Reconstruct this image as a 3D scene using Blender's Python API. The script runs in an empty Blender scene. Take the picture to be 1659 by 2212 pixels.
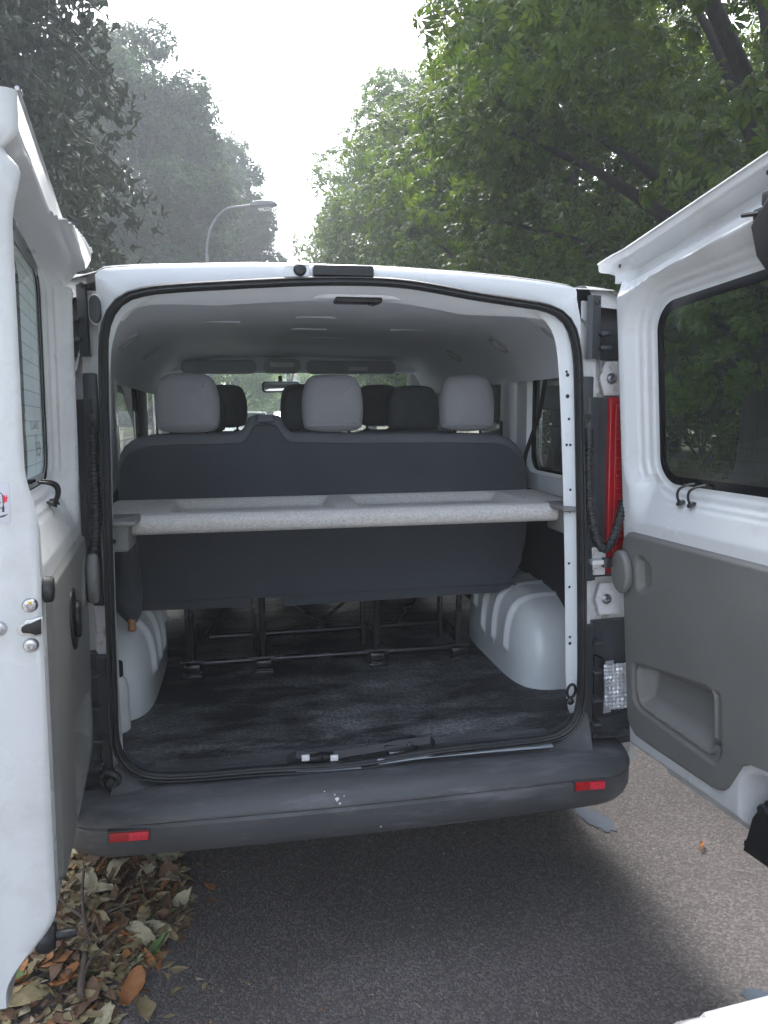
import bpy, bmesh, math, random
import numpy as np
from mathutils import Vector, Matrix
random.seed(7); rng = np.random.default_rng(7)
S = bpy.context.scene
C = S.collection
R = math.radians

# ------------------------------------------------------------------ camera
CAM = np.array([-.3241, -1.9974, 1.556]); YAW, PITCH, ROLL, FPX = .1821, -.1369, -.0066, 1619.9
def cam_axes():
    f = np.array([math.sin(YAW)*math.cos(PITCH), math.cos(YAW)*math.cos(PITCH), math.sin(PITCH)])
    r = np.array([math.cos(YAW), -math.sin(YAW), 0.]); u = np.cross(r, f)
    return r*math.cos(ROLL)+u*math.sin(ROLL), f, -r*math.sin(ROLL)+u*math.cos(ROLL)
CR, CF, CU = cam_axes()
cd = bpy.data.cameras.new('camera'); cam = bpy.data.objects.new('camera', cd); C.objects.link(cam)
cam.matrix_world = Matrix(((CR[0], CU[0], -CF[0], CAM[0]), (CR[1], CU[1], -CF[1], CAM[1]), (CR[2], CU[2], -CF[2], CAM[2]), (0, 0, 0, 1)))
cd.sensor_fit = 'VERTICAL'; cd.sensor_height = 36.; cd.lens = 36.*FPX/2212.; cd.clip_start = .05; cd.clip_end = 2000.
S.camera = cam

# ------------------------------------------------------------------ world, sun, exposure
SUN_AZ, SUN_EL = R(10), R(52)          # azimuth measured from +Y towards +X
W = bpy.data.worlds.new('World'); S.world = W; W.use_nodes = True
nt = W.node_tree; nt.nodes.clear()
wo = nt.nodes.new('ShaderNodeOutputWorld'); bg = nt.nodes.new('ShaderNodeBackground')
sky = nt.nodes.new('ShaderNodeTexSky'); sky.sky_type = 'NISHITA'; sky.sun_disc = False
sky.sun_elevation = SUN_EL; sky.sun_rotation = SUN_AZ; sky.air_density = 1.; sky.dust_density = 3.; sky.ozone_density = 1.
hs = nt.nodes.new('ShaderNodeHueSaturation'); hs.inputs['Saturation'].default_value = .55
nt.links.new(sky.outputs[0], hs.inputs['Color']); nt.links.new(hs.outputs[0], bg.inputs[0]); bg.inputs[1].default_value = .15
nt.links.new(bg.outputs[0], wo.inputs[0])
sl = bpy.data.lights.new('sun', 'SUN'); sl.energy = 1.0; sl.angle = R(28); sl.color = (1., .98, .95)
so = bpy.data.objects.new('sun', sl); C.objects.link(so)
sd = Vector((math.sin(SUN_AZ)*math.cos(SUN_EL), math.cos(SUN_AZ)*math.cos(SUN_EL), math.sin(SUN_EL)))
so.rotation_euler = sd.to_track_quat('Z', 'Y').to_euler(); so.location = (0, 10, 20)
V_ = S.view_settings; V_.view_transform = 'Standard'; V_.look = 'None'; V_.gamma = 1.; V_.use_curve_mapping = False; V_.exposure = 2.44
S.render.engine = 'CYCLES'
S.cycles.use_denoising = True; S.cycles.max_bounces = 10; S.cycles.transparent_max_bounces = 16; S.cycles.diffuse_bounces = 5
S.cycles.sample_clamp_indirect = 8.

# ------------------------------------------------------------------ photogrammetry helper: a measured point of the photo on a known plane
def ray(px, py):
    return CF + CR*((px-829.5)/FPX) - CU*((py-1106.)/FPX)
def at(px, py, ax, val):
    d = ray(px, py); return CAM + d*((val-CAM['xyz'.index(ax)])/d['xyz'.index(ax)])

# ------------------------------------------------------------------ object helpers
def tag(o, label=None, cat=None, group=None, kind=None):
    if label: o['label'] = label
    if cat: o['category'] = cat
    if group: o['group'] = group
    if kind: o['kind'] = kind
    return o
def empty(name, loc, label, cat, group=None, rz=0.):
    o = bpy.data.objects.new(name, None); C.objects.link(o); o.location = loc; o.rotation_euler = (0, 0, rz)
    o.empty_display_size = .2
    return tag(o, label, cat, group)
def link(name, me, parent=None, mat=None):
    if mat is not None and len(me.materials) == 0: me.materials.append(mat)
    o = bpy.data.objects.new(name, me); C.objects.link(o)
    if parent is not None: o.parent = parent
    return o
def mk(name, Vv, F, mat, parent=None, ang=40.):
    me = bpy.data.meshes.new(name); me.from_pydata([tuple(map(float, v)) for v in Vv], [], [tuple(map(int, f)) for f in F]); me.update()
    if ang:
        me.polygons.foreach_set('use_smooth', [True]*len(me.polygons)); me.set_sharp_from_angle(angle=R(ang))
    return link(name, me, parent, mat)
def np_mesh(name, Vv, F, mat, smooth=False):
    """F: (n,k) index array of equal sized polygons"""
    me = bpy.data.meshes.new(name); n, k = F.shape
    me.vertices.add(len(Vv)); me.vertices.foreach_set('co', np.asarray(Vv, np.float32).ravel())
    me.loops.add(n*k); me.loops.foreach_set('vertex_index', F.astype(np.int32).ravel())
    me.polygons.add(n); me.polygons.foreach_set('loop_start', (np.arange(n)*k).astype(np.int32))
    me.polygons.foreach_set('use_smooth', np.full(n, smooth)); me.update(calc_edges=True); me.validate()
    me.materials.append(mat); return me
class MB:
    def __init__(s): s.V = []; s.F = []
    def add(s, V, F):
        b = len(s.V); s.V += [tuple(v) for v in V]; s.F += [tuple(i+b for i in f) for f in F]; return s
    def box(s, c, d, r=0., rot=None):
        bm = bmesh.new(); bmesh.ops.create_cube(bm, size=1.)
        for v in bm.verts: v.co = Vector((v.co.x*d[0], v.co.y*d[1], v.co.z*d[2]))
        if r > 0: bmesh.ops.bevel(bm, geom=bm.edges[:], offset=r, segments=3 if r > .02 else 2, profile=.5, affect='EDGES')
        M = (rot.to_4x4() if rot is not None else Matrix()); M = Matrix.Translation(c) @ M
        bm.verts.index_update(); s.add([M @ v.co for v in bm.verts], [[v.index for v in f.verts] for f in bm.faces]); bm.free(); return s
    def tube(s, pts, r, n=10, closed=False, cap=True):
        P = [Vector(p) for p in pts]; m = len(P); rs = r if hasattr(r, '__len__') else [r]*m
        V = []; F = []; up = None
        for i in range(m):
            a = P[(i-1) % m] if (closed or i > 0) else P[i]; b = P[(i+1) % m] if (closed or i < m-1) else P[i]
            t = (b-a).normalized()
            if up is None: up = Vector((0, 0, 1)) if abs(t.z) < .9 else Vector((1, 0, 0))
            x = up.cross(t)
            if x.length < 1e-4: x = Vector((1, .3, 0)).cross(t)
            x.normalize(); y = t.cross(x).normalized(); up = y
            for k in range(n):
                an = 2*math.pi*k/n; V.append(P[i]+x*(math.cos(an)*rs[i])+y*(math.sin(an)*rs[i]))
        for i in range(m if closed else m-1):
            for k in range(n):
                j = (i+1) % m; F.append((i*n+k, i*n+(k+1) % n, j*n+(k+1) % n, j*n+k))
        if cap and not closed: F.append(tuple(range(n))[::-1]); F.append(tuple((m-1)*n+k for k in range(n)))
        return s.add(V, F)
    def cyl(s, a, b, r, n=16): return s.tube([a, b], r, n)
    def lathe(s, base, prof, n=20, axis=Vector((0, 0, 1))):
        q = Vector((0, 0, 1)).rotation_difference(axis); V = []; F = []; m = len(prof)
        for (r, z) in prof:
            for k in range(n):
                a = 2*math.pi*k/n; V.append(Vector(base)+q @ Vector((r*math.cos(a), r*math.sin(a), z)))
        for i in range(m-1):
            for k in range(n): F.append((i*n+k, i*n+(k+1) % n, (i+1)*n+(k+1) % n, (i+1)*n+k))
        F.append(tuple(range(n))[::-1]); F.append(tuple((m-1)*n+k for k in range(n)))
        return s.add(V, F)
    def puff(s, poly, y0, y1, r, fn, steps=3, dome=0.):
        """polygon (a,b) extruded along a third axis with rounded edges; fn(a,b,t) maps to world"""
        P = np.array(poly, float); n = len(P)
        e = np.roll(P, -1, 0)-P; e /= np.linalg.norm(e, axis=1)[:, None]+1e-9
        nr = np.stack([e[:, 1], -e[:, 0]], 1); vn = nr+np.roll(nr, 1, 0); vn /= np.maximum(np.linalg.norm(vn, axis=1)[:, None], .5)
        area = np.sum(P[:, 0]*np.roll(P[:, 1], -1)-np.roll(P[:, 0], -1)*P[:, 1])
        if area < 0: vn = -vn
        rings = []; sg = 1 if y1 > y0 else -1
        if r > 0:
            for k in range(steps+1):
                a = math.pi/2*k/steps; rings.append((r*(1-math.sin(a)), y0+sg*r*(1-math.cos(a))))
            for k in range(steps+1):
                a = math.pi/2*k/steps; rings.append((r*(1-math.cos(a)), y1-sg*r*(1-math.sin(a))))
        else: rings = [(0, y0), (0, y1)]
        V = []; F = []
        for (ins, t) in rings: V += [fn(a, b, t) for a, b in (P-vn*ins)]
        for i in range(len(rings)-1):
            for k in range(n): F.append((i*n+k, i*n+(k+1) % n, (i+1)*n+(k+1) % n, (i+1)*n+k))
        if dome:
            m0 = len(V); cen = (P-vn*rings[0][0]).mean(0); q0 = P-vn*rings[0][0]
            for sd_, base, t0 in ((1, 0, y0), (-1, (len(rings)-1)*n, y1)):
                prev = base
                for kk, sc_ in enumerate((.82, .6, .36, .15)):
                    b0 = len(V); bul = dome*(1-sc_*sc_)*sg*sd_; V += [fn(*(cen+(q-cen)*sc_), t0-bul) for q in q0]
                    for k in range(n): F.append((prev+k, prev+(k+1) % n, b0+(k+1) % n, b0+k))
                    prev = b0
                V.append(fn(*cen, t0-dome*sg*sd_)); cc = len(V)-1
                for k in range(n): F.append((prev+k, prev+(k+1) % n, cc))
        else:
            F.append(tuple(range(n))[::-1]); F.append(tuple((len(rings)-1)*n+k for k in range(n)))
        return s.add(V, F)
    def build(s, name, mat, parent=None, ang=40.):
        o = mk(name, s.V, s.F, mat, parent, ang)
        bm = bmesh.new(); bm.from_mesh(o.data); bmesh.ops.recalc_face_normals(bm, faces=bm.faces); bm.to_mesh(o.data); bm.free()
        if ang: o.data.set_sharp_from_angle(angle=R(ang))
        return o
def rrect(x0, x1, y0, y1, r, n=6):
    rs = r if hasattr(r, '__len__') else [r]*4; out = []      # corners: bl, br, tr, tl
    for (cx, cy, a0, q) in ((x0+rs[0], y0+rs[0], 180, rs[0]), (x1-rs[1], y0+rs[1], 270, rs[1]), (x1-rs[2], y1-rs[2], 0, rs[2]), (x0+rs[3], y1-rs[3], 90, rs[3])):
        for k in range(n+1):
            a = R(a0+90*k/n); out.append((cx+q*math.cos(a), cy+q*math.sin(a)))
    return out
def smooth_poly(pts, it=2, closed=True):
    P = [np.array(p, float) for p in pts]
    for _ in range(it):
        Q = []
        for i in range(len(P) if closed else len(P)-1):
            a, b = P[i], P[(i+1) % len(P)]; Q += [a*.75+b*.25, a*.25+b*.75]
        if not closed: Q = [P[0]]+Q[1:-1]+[P[-1]]
        P = Q
    return P
def strip(rows, closed=False):
    m = len(rows[0]); V = [p for r in rows for p in r]; F = []
    for i in range(len(rows)-1):
        for k in range(m if closed else m-1): F.append((i*m+k, i*m+(k+1) % m, (i+1)*m+(k+1) % m, (i+1)*m+k))
    return V, F
def resample(P, n, closed=False):
    P = np.array(P, float); Q = np.vstack([P, P[:1]]) if closed else P
    d = np.r_[0, np.cumsum(np.linalg.norm(np.diff(Q, axis=0), axis=1))]; t = np.linspace(0, d[-1], n+1)[:-1] if closed else np.linspace(0, d[-1], n)
    return np.stack([np.interp(t, d, Q[:, i]) for i in range(Q.shape[1])], 1)

# ------------------------------------------------------------------ materials
def nd(t, ty, **kw):
    n = t.nodes.new(ty)
    for k, v in kw.items(): setattr(n, k, v)
    return n
def mat(name, col, rough=.5, metal=0., var=.12, scale=6., bump=0., bscale=80., coat=0., spec=.5, dust=None, dscale=3., dlo=.5, dhi=.75, stretch=(1, 1, 1), sheen=0.):
    m = bpy.data.materials.new(name); m.use_nodes = True; t = m.node_tree; b = t.nodes['Principled BSDF']
    co = nd(t, 'ShaderNodeTexCoord'); mp = nd(t, 'ShaderNodeMapping'); mp.inputs['Scale'].default_value = stretch; t.links.new(co.outputs['Object'], mp.inputs[0])
    nz = nd(t, 'ShaderNodeTexNoise'); nz.inputs['Scale'].default_value = scale; nz.inputs['Detail'].default_value = 6.; nz.inputs['Roughness'].default_value = .6
    t.links.new(mp.outputs[0], nz.inputs['Vector'])
    rp = nd(t, 'ShaderNodeValToRGB'); rp.color_ramp.elements[0].position = .3; rp.color_ramp.elements[1].position = .7
    rp.color_ramp.elements[0].color = (*[max(0, x*(1-var)) for x in col], 1); rp.color_ramp.elements[1].color = (*[min(1, x*(1+var)) for x in col], 1)
    t.links.new(nz.outputs['Fac'], rp.inputs[0]); last = rp.outputs[0]
    if dust:
        n2 = nd(t, 'ShaderNodeTexNoise'); n2.inputs['Scale'].default_value = dscale; n2.inputs['Detail'].default_value = 9.; n2.inputs['Roughness'].default_value = .7
        t.links.new(mp.outputs[0], n2.inputs['Vector'])
        r2 = nd(t, 'ShaderNodeValToRGB'); r2.color_ramp.elements[0].position = dlo; r2.color_ramp.elements[1].position = dhi
        t.links.new(n2.outputs['Fac'], r2.inputs[0]); mx = nd(t, 'ShaderNodeMixRGB'); mx.inputs[2].default_value = (*dust, 1)
        t.links.new(r2.outputs[0], mx.inputs[0]); t.links.new(last, mx.inputs[1]); last = mx.outputs[0]
    t.links.new(last, b.inputs['Base Color'])
    rr = nd(t, 'ShaderNodeMapRange'); rr.inputs[3].default_value = max(.03, rough-.08); rr.inputs[4].default_value = min(1., rough+.1)
    t.links.new(nz.outputs['Fac'], rr.inputs[0]); t.links.new(rr.outputs[0], b.inputs['Roughness'])
    b.inputs['Metallic'].default_value = metal; b.inputs['Specular IOR Level'].default_value = spec
    if coat: b.inputs['Coat Weight'].default_value = coat; b.inputs['Coat Roughness'].default_value = .06
    if sheen: b.inputs['Sheen Weight'].default_value = sheen
    if bump:
        n3 = nd(t, 'ShaderNodeTexNoise'); n3.inputs['Scale'].default_value = bscale; n3.inputs['Detail'].default_value = 3.
        t.links.new(co.outputs['Object'], n3.inputs['Vector']); bp = nd(t, 'ShaderNodeBump'); bp.inputs['Strength'].default_value = bump; bp.inputs['Distance'].default_value = .004
        t.links.new(n3.outputs['Fac'], bp.inputs['Height']); t.links.new(bp.outputs[0], b.inputs['Normal'])
    return m
def glass(name, tint, refl=.08):
    m = bpy.data.materials.new(name); m.use_nodes = True; t = m.node_tree; t.nodes.clear()
    o = nd(t, 'ShaderNodeOutputMaterial'); mx = nd(t, 'ShaderNodeMixShader'); tr = nd(t, 'ShaderNodeBsdfTransparent'); gl = nd(t, 'ShaderNodeBsdfGlossy'); lw = nd(t, 'ShaderNodeLayerWeight')
    nz = nd(t, 'ShaderNodeTexNoise'); nz.inputs['Scale'].default_value = 2.; co = nd(t, 'ShaderNodeTexCoord'); t.links.new(co.outputs['Object'], nz.inputs['Vector'])
    mr = nd(t, 'ShaderNodeMapRange'); mr.inputs[3].default_value = .01; mr.inputs[4].default_value = .05; t.links.new(nz.outputs['Fac'], mr.inputs[0]); t.links.new(mr.outputs[0], gl.inputs['Roughness'])
    tr.inputs[0].default_value = (*tint, 1); lw.inputs[0].default_value = .2
    mt = nd(t, 'ShaderNodeMath', operation='MULTIPLY'); mt.inputs[1].default_value = .6; ad = nd(t, 'ShaderNodeMath', operation='ADD'); ad.inputs[1].default_value = refl*.4
    t.links.new(lw.outputs['Fresnel'], mt.inputs[0]); t.links.new(mt.outputs[0], ad.inputs[0]); t.links.new(ad.outputs[0], mx.inputs[0])
    t.links.new(tr.outputs[0], mx.inputs[1]); t.links.new(gl.outputs[0], mx.inputs[2]); t.links.new(mx.outputs[0], o.inputs[0]); return m
def leafmat(name, c0, c1, trans=.45, rough=.45, tmul=1.6):
    m = bpy.data.materials.new(name); m.use_nodes = True; t = m.node_tree; b = t.nodes['Principled BSDF']; o = t.nodes['Material Output']
    ge = nd(t, 'ShaderNodeNewGeometry'); rp = nd(t, 'ShaderNodeValToRGB'); rp.color_ramp.elements[0].color = (*c0, 1); rp.color_ramp.elements[1].color = (*c1, 1)
    t.links.new(ge.outputs['Random Per Island'], rp.inputs[0])
    co = nd(t, 'ShaderNodeTexCoord'); nz = nd(t, 'ShaderNodeTexNoise'); nz.inputs['Scale'].default_value = .55; nz.inputs['Detail'].default_value = 2.; t.links.new(co.outputs['Object'], nz.inputs['Vector'])
    hv = nd(t, 'ShaderNodeHueSaturation'); mr = nd(t, 'ShaderNodeMapRange'); mr.inputs[1].default_value = .3; mr.inputs[2].default_value = .7; mr.inputs[3].default_value = .7; mr.inputs[4].default_value = 1.3
    t.links.new(nz.outputs['Fac'], mr.inputs[0]); t.links.new(mr.outputs[0], hv.inputs['Value']); t.links.new(rp.outputs[0], hv.inputs['Color'])
    t.links.new(hv.outputs[0], b.inputs['Base Color']); b.inputs['Roughness'].default_value = rough; b.inputs['Specular IOR Level'].default_value = .3
    tl = nd(t, 'ShaderNodeBsdfTranslucent'); h2 = nd(t, 'ShaderNodeHueSaturation'); h2.inputs['Value'].default_value = tmul; h2.inputs['Hue'].default_value = .485; h2.inputs['Saturation'].default_value = 1.1
    t.links.new(hv.outputs[0], h2.inputs['Color']); t.links.new(h2.outputs[0], tl.inputs[0])
    mx = nd(t, 'ShaderNodeMixShader'); mx.inputs[0].default_value = trans; t.links.new(b.outputs[0], mx.inputs[1]); t.links.new(tl.outputs[0], mx.inputs[2]); t.links.new(mx.outputs[0], o.inputs[0]); return m
M = {}
M['white'] = mat('white_paint', (.67, .685, .70), .26, var=.03, scale=2., coat=.6, dust=(.42, .41, .39), dscale=4., dlo=.52, dhi=.95)
M['white_in'] = mat('white_inner_paint', (.74, .78, .81), .3, var=.04, scale=3., coat=.35, dust=(.5, .49, .47), dscale=7., dlo=.6, dhi=.95)
M['hinge'] = mat('hinge_paint', (.66, .66, .66), .4, var=.1, scale=20., dust=(.25, .17, .11), dscale=22., dlo=.56, dhi=.72)
M['trim'] = mat('dark_trim_plastic', (.040, .044, .050), .45, var=.2, scale=9., bump=.12, bscale=220., dust=(.11, .11, .115), dscale=4., dlo=.55, dhi=.85, stretch=(3, 3, .7))
M['bumper'] = mat('bumper_plastic', (.064, .066, .071), .42, var=.16, scale=5., bump=.15, bscale=260., dust=(.20, .20, .22), dscale=3.2, dlo=.52, dhi=.82, stretch=(.8, 3.5, 3.5))
M['panel'] = mat('grey_door_trim', (.175, .175, .168), .5, var=.08, scale=5., bump=.15, bscale=320., dust=(.22, .21, .20), dscale=5., dlo=.66, dhi=.9)
M['rubber'] = mat('black_rubber', (.016, .017, .019), .45, var=.3, scale=14., dust=(.07, .07, .065), dscale=9., dlo=.55, dhi=.8)
M['black'] = mat('black_plastic', (.012, .012, .014), .4, var=.2, scale=10.)
M['frit'] = mat('black_glass_border', (.006, .006, .008), .12, var=.1)
M['liner'] = mat('headliner_fabric', (.80, .84, .89), .9, var=.04, scale=4., bump=.1, bscale=500., spec=.1)
M['visor'] = mat('visor_vinyl', (.48, .50, .52), .75, var=.05, spec=.2)
M['fabdark'] = mat('dark_seat_fabric', (.070, .076, .090), .85, var=.12, scale=3., bump=.3, bscale=900., spec=.2, sheen=.15)
M['fabgrey'] = mat('grey_seat_fabric', (.31, .31, .335), .85, var=.06, scale=4., bump=.25, bscale=900., spec=.2, sheen=.15)
M['fabroll'] = mat('bench_roll_fabric', (.135, .14, .16), .85, var=.08, bump=.25, bscale=900., spec=.2)
M['fabmid'] = mat('charcoal_seat_fabric', (.17, .178, .19), .85, var=.08, bump=.2, bscale=800., spec=.2)
M['intdark'] = mat('dark_interior_trim', (.030, .032, .037), .7, var=.15, scale=5., spec=.2)
M['steel'] = mat('galvanised_steel', (.55, .56, .58), .28, 1., var=.12, scale=30.)
M['blackmetal'] = mat('black_painted_tube', (.05, .05, .055), .25, .5, var=.15)
M['redlens'] = mat('red_lens', (.42, .006, .012), .12, var=.15, scale=60., coat=.7, bump=.25, bscale=300.)
M['redbright'] = mat('red_prism_lens', (.72, .02, .05), .2, var=.25, scale=160., coat=.5, bump=.5, bscale=500.)
M['lampgrey'] = mat('lamp_post_grey', (.16, .165, .17), .45, var=.1)
M['silver'] = mat('lamp_reflector', (.80, .81, .83), .38, .55, var=.1, scale=80., bump=.6, bscale=160.)
M['tan'] = mat('bare_seat_box', (.17, .155, .12), .6, var=.15, scale=5.)
M['wood'] = mat('varnished_wood', (.42, .20, .09), .35, var=.2, scale=30.)
M['milk'] = mat('milky_plastic', (.74, .75, .76), .4, var=.06, scale=12.)
M['sticker'] = mat('pale_sticker', (.60, .60, .66), .35, var=.02)
M['print'] = mat('dark_print', (.05, .05, .07), .5, var=.05)
M['redprint'] = mat('red_print', (.75, .03, .06), .5, var=.05)
M['letter'] = mat('white_letter_film', (.6, .63, .64), .5, var=.03)
M['wire'] = mat('heater_wire', (.02, .02, .02), .8, var=.1, spec=.1)
M['glass'] = glass('clear_glass', (.82, .90, .87))
M['glassdark'] = glass('tinted_glass', (.70, .79, .75))
M['glassleft'] = glass('tinted_glass_dimmed', (.42, .48, .47))  # same glass, shade of the slanting view put into a darker tint
M['clear'] = glass('clear_lens', (.93, .94, .95), .15)
M['mirror'] = mat('mirror_glass', (.8, .82, .84), .03, 1., var=.02)
M['chest'] = leafmat('chestnut_leaf', (.032, .068, .013), (.088, .135, .024), .36, .42, 2.2)
M['broad'] = leafmat('broad_leaf', (.022, .052, .014), (.046, .088, .022), .2, .65, 1.5)
M['lime'] = leafmat('sunlit_tint_leaf', (.09, .17, .02), (.17, .25, .035), .5, .5, 2.0)  # sunlight put into a lighter, yellower leaf colour
M['needle'] = leafmat('conifer_needle', (.018, .030, .014), (.040, .055, .025), .15, .6, 1.2)
M['shrub'] = leafmat('shrub_leaf', (.06, .10, .02), (.14, .19, .045), .4, .5, 1.6)
M['bark'] = mat('bark', (.045, .038, .032), .9, var=.4, scale=9., bump=.9, bscale=26., stretch=(4, 4, .6))
M['carpaint'] = mat('white_car_paint', (.78, .79, .80), .2, var=.02, coat=.8)
M['greypaint'] = mat('silver_car_paint', (.40, .42, .45), .25, .4, var=.03, coat=.8)
M['tyre'] = mat('tyre_rubber', (.02, .02, .02), .75, var=.15, scale=20.)
M['render'] = mat('house_render', (.62, .60, .56), .8, var=.06, scale=2.)
M['tiles'] = mat('roof_tiles', (.16, .075, .05), .75, var=.25, scale=8.)
M['signwhite'] = mat('sign_white', (.8, .8, .8), .35, var=.02)
M['fence'] = mat('dark_fence_paint', (.03, .034, .038), .6, var=.15)

def asphalt():
    m = bpy.data.materials.new('asphalt'); m.use_nodes = True; t = m.node_tree; b = t.nodes['Principled BSDF']; co = nd(t, 'ShaderNodeTexCoord')
    vo = nd(t, 'ShaderNodeTexVoronoi'); vo.inputs['Scale'].default_value = 150.; nz = nd(t, 'ShaderNodeTexNoise'); nz.inputs['Scale'].default_value = 30.; nz.inputs['Detail'].default_value = 4.
    wp = nd(t, 'ShaderNodeVectorMath', operation='SCALE'); wp.inputs['Scale'].default_value = .007; av = nd(t, 'ShaderNodeVectorMath', operation='ADD')
    t.links.new(co.outputs['Object'], nz.inputs['Vector']); t.links.new(nz.outputs['Color'], wp.inputs[0]); t.links.new(wp.outputs[0], av.inputs[0]); t.links.new(co.outputs['Object'], av.inputs[1])
    t.links.new(av.outputs[0], vo.inputs['Vector'])
    rp = nd(t, 'ShaderNodeValToRGB'); e = rp.color_ramp.elements; e[0].position = .0; e[0].color = (.092, .081, .079, 1); e[1].position = 1.; e[1].color = (.19, .167, .158, 1); q = e.new(.55); q.color = (.122, .109, .105, 1)
    sp = nd(t, 'ShaderNodeSeparateColor'); t.links.new(vo.outputs['Color'], sp.inputs[0]); t.links.new(sp.outputs[0], rp.inputs[0])
    big = nd(t, 'ShaderNodeTexNoise'); big.inputs['Scale'].default_value = 1.3; big.inputs['Detail'].default_value = 7.; t.links.new(co.outputs['Object'], big.inputs['Vector'])
    hv = nd(t, 'ShaderNodeHueSaturation'); mr = nd(t, 'ShaderNodeMapRange'); mr.inputs[1].default_value = .3; mr.inputs[2].default_value = .7; mr.inputs[3].default_value = .75; mr.inputs[4].default_value = 1.2
    t.links.new(big.outputs['Fac'], mr.inputs[0]); t.links.new(mr.outputs[0], hv.inputs['Value']); t.links.new(rp.outputs[0], hv.inputs['Color']); t.links.new(hv.outputs[0], b.inputs['Base Color'])
    b.inputs['Roughness'].default_value = .75; b.inputs['Specular IOR Level'].default_value = .3
    v2 = nd(t, 'ShaderNodeTexVoronoi'); v2.inputs['Scale'].default_value = 26.; t.links.new(co.outputs['Object'], v2.inputs['Vector'])
    s2 = nd(t, 'ShaderNodeSeparateColor'); t.links.new(v2.outputs['Color'], s2.inputs[0]); l1 = nd(t, 'ShaderNodeMath', operation='GREATER_THAN'); l1.inputs[1].default_value = .80; t.links.new(s2.outputs[1], l1.inputs[0])
    l2 = nd(t, 'ShaderNodeMath', operation='LESS_THAN'); l2.inputs[1].default_value = .13; t.links.new(v2.outputs['Distance'], l2.inputs[0]); l3 = nd(t, 'ShaderNodeMath', operation='MULTIPLY'); t.links.new(l1.outputs[0], l3.inputs[0]); t.links.new(l2.outputs[0], l3.inputs[1])
    cr_ = nd(t, 'ShaderNodeTexVoronoi', feature='DISTANCE_TO_EDGE'); cr_.inputs['Scale'].default_value = 1.1; t.links.new(av.outputs[0], cr_.inputs['Vector']); c2 = nd(t, 'ShaderNodeMapRange'); c2.inputs[1].default_value = .0; c2.inputs[2].default_value = .006; c2.inputs[3].default_value = .45; c2.inputs[4].default_value = 1.; t.links.new(cr_.outputs['Distance'], c2.inputs[0])
    mm = nd(t, 'ShaderNodeMixRGB', blend_type='MULTIPLY'); mm.inputs[0].default_value = .0; t.links.new(hv.outputs[0], mm.inputs[1]); t.links.new(c2.outputs[0], mm.inputs[2])
    mz = nd(t, 'ShaderNodeMixRGB'); mz.inputs[2].default_value = (.24, .22, .20, 1); t.links.new(l3.outputs[0], mz.inputs[0]); t.links.new(mm.outputs[0], mz.inputs[1]); t.links.new(mz.outputs[0], b.inputs['Base Color'])
    bp = nd(t, 'ShaderNodeBump'); bp.inputs['Strength'].default_value = .6; bp.inputs['Distance'].default_value = .005; bp.invert = True
    t.links.new(vo.outputs['Distance'], bp.inputs['Height']); t.links.new(bp.outputs[0], b.inputs['Normal']); return m
def floormat():
    m = bpy.data.materials.new('rubber_floor_mat'); m.use_nodes = True; t = m.node_tree; b = t.nodes['Principled BSDF']; co = nd(t, 'ShaderNodeTexCoord')
    vo = nd(t, 'ShaderNodeTexVoronoi', feature='DISTANCE_TO_EDGE'); vo.inputs['Scale'].default_value = 48.; t.links.new(co.outputs['Object'], vo.inputs['Vector'])
    ed = nd(t, 'ShaderNodeMapRange'); ed.inputs[1].default_value = .0; ed.inputs[2].default_value = .12; ed.inputs[3].default_value = 1.; ed.inputs[4].default_value = 0.; t.links.new(vo.outputs['Distance'], ed.inputs[0])
    mp = nd(t, 'ShaderNodeMapping'); mp.inputs['Scale'].default_value = (1.0, 2.1, 1); mp.inputs['Rotation'].default_value = (0, 0, .12); t.links.new(co.outputs['Object'], mp.inputs[0])
    d1 = nd(t, 'ShaderNodeTexNoise'); d1.inputs['Scale'].default_value = 2.6; d1.inputs['Detail'].default_value = 9.; d1.inputs['Roughness'].default_value = .68; d1.inputs['Distortion'].default_value = .25; t.links.new(mp.outputs[0], d1.inputs['Vector'])
    dr = nd(t, 'ShaderNodeValToRGB'); dr.color_ramp.elements[0].position = .43; dr.color_ramp.elements[1].position = .76; t.links.new(d1.outputs['Fac'], dr.inputs[0])
    ad = nd(t, 'ShaderNodeMath', operation='MULTIPLY_ADD'); ad.inputs[1].default_value = .55; t.links.new(ed.outputs[0], ad.inputs[0]); 
    m2 = nd(t, 'ShaderNodeMath', operation='MULTIPLY'); m2.inputs[1].default_value = 1.; t.links.new(dr.outputs[0], m2.inputs[0])
    m3 = nd(t, 'ShaderNodeMath', operation='MULTIPLY'); t.links.new(ad.outputs[0], m3.inputs[0]); 
    ad.inputs[2].default_value = .4; t.links.new(m2.outputs[0], m3.inputs[1])
    mx = nd(t, 'ShaderNodeMixRGB'); mx.inputs[1].default_value = (.018, .019, .022, 1); mx.inputs[2].default_value = (.47, .48, .49, 1); t.links.new(m3.outputs[0], mx.inputs[0]); t.links.new(mx.outputs[0], b.inputs['Base Color'])
    b.inputs['Roughness'].default_value = .55; bp = nd(t, 'ShaderNodeBump'); bp.inputs['Strength'].default_value = .7; bp.inputs['Distance'].default_value = .003
    t.links.new(ed.outputs[0], bp.inputs['Height']); t.links.new(bp.outputs[0], b.inputs['Normal']); return m
def carpet():
    m = mat('speckled_shelf_carpet', (.475, .46, .445), .95, var=.26, scale=260., bump=.5, bscale=520., spec=.1, stretch=(.6, 1, 1)); return m
def fallenmat(name, c):
    m = mat(name, c, .7, var=.35, scale=18., dust=tuple(x*.45 for x in c), dscale=30., dlo=.52, dhi=.72); return m
M['asphalt'] = asphalt(); M['floormat'] = floormat(); M['carpet'] = carpet()
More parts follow.
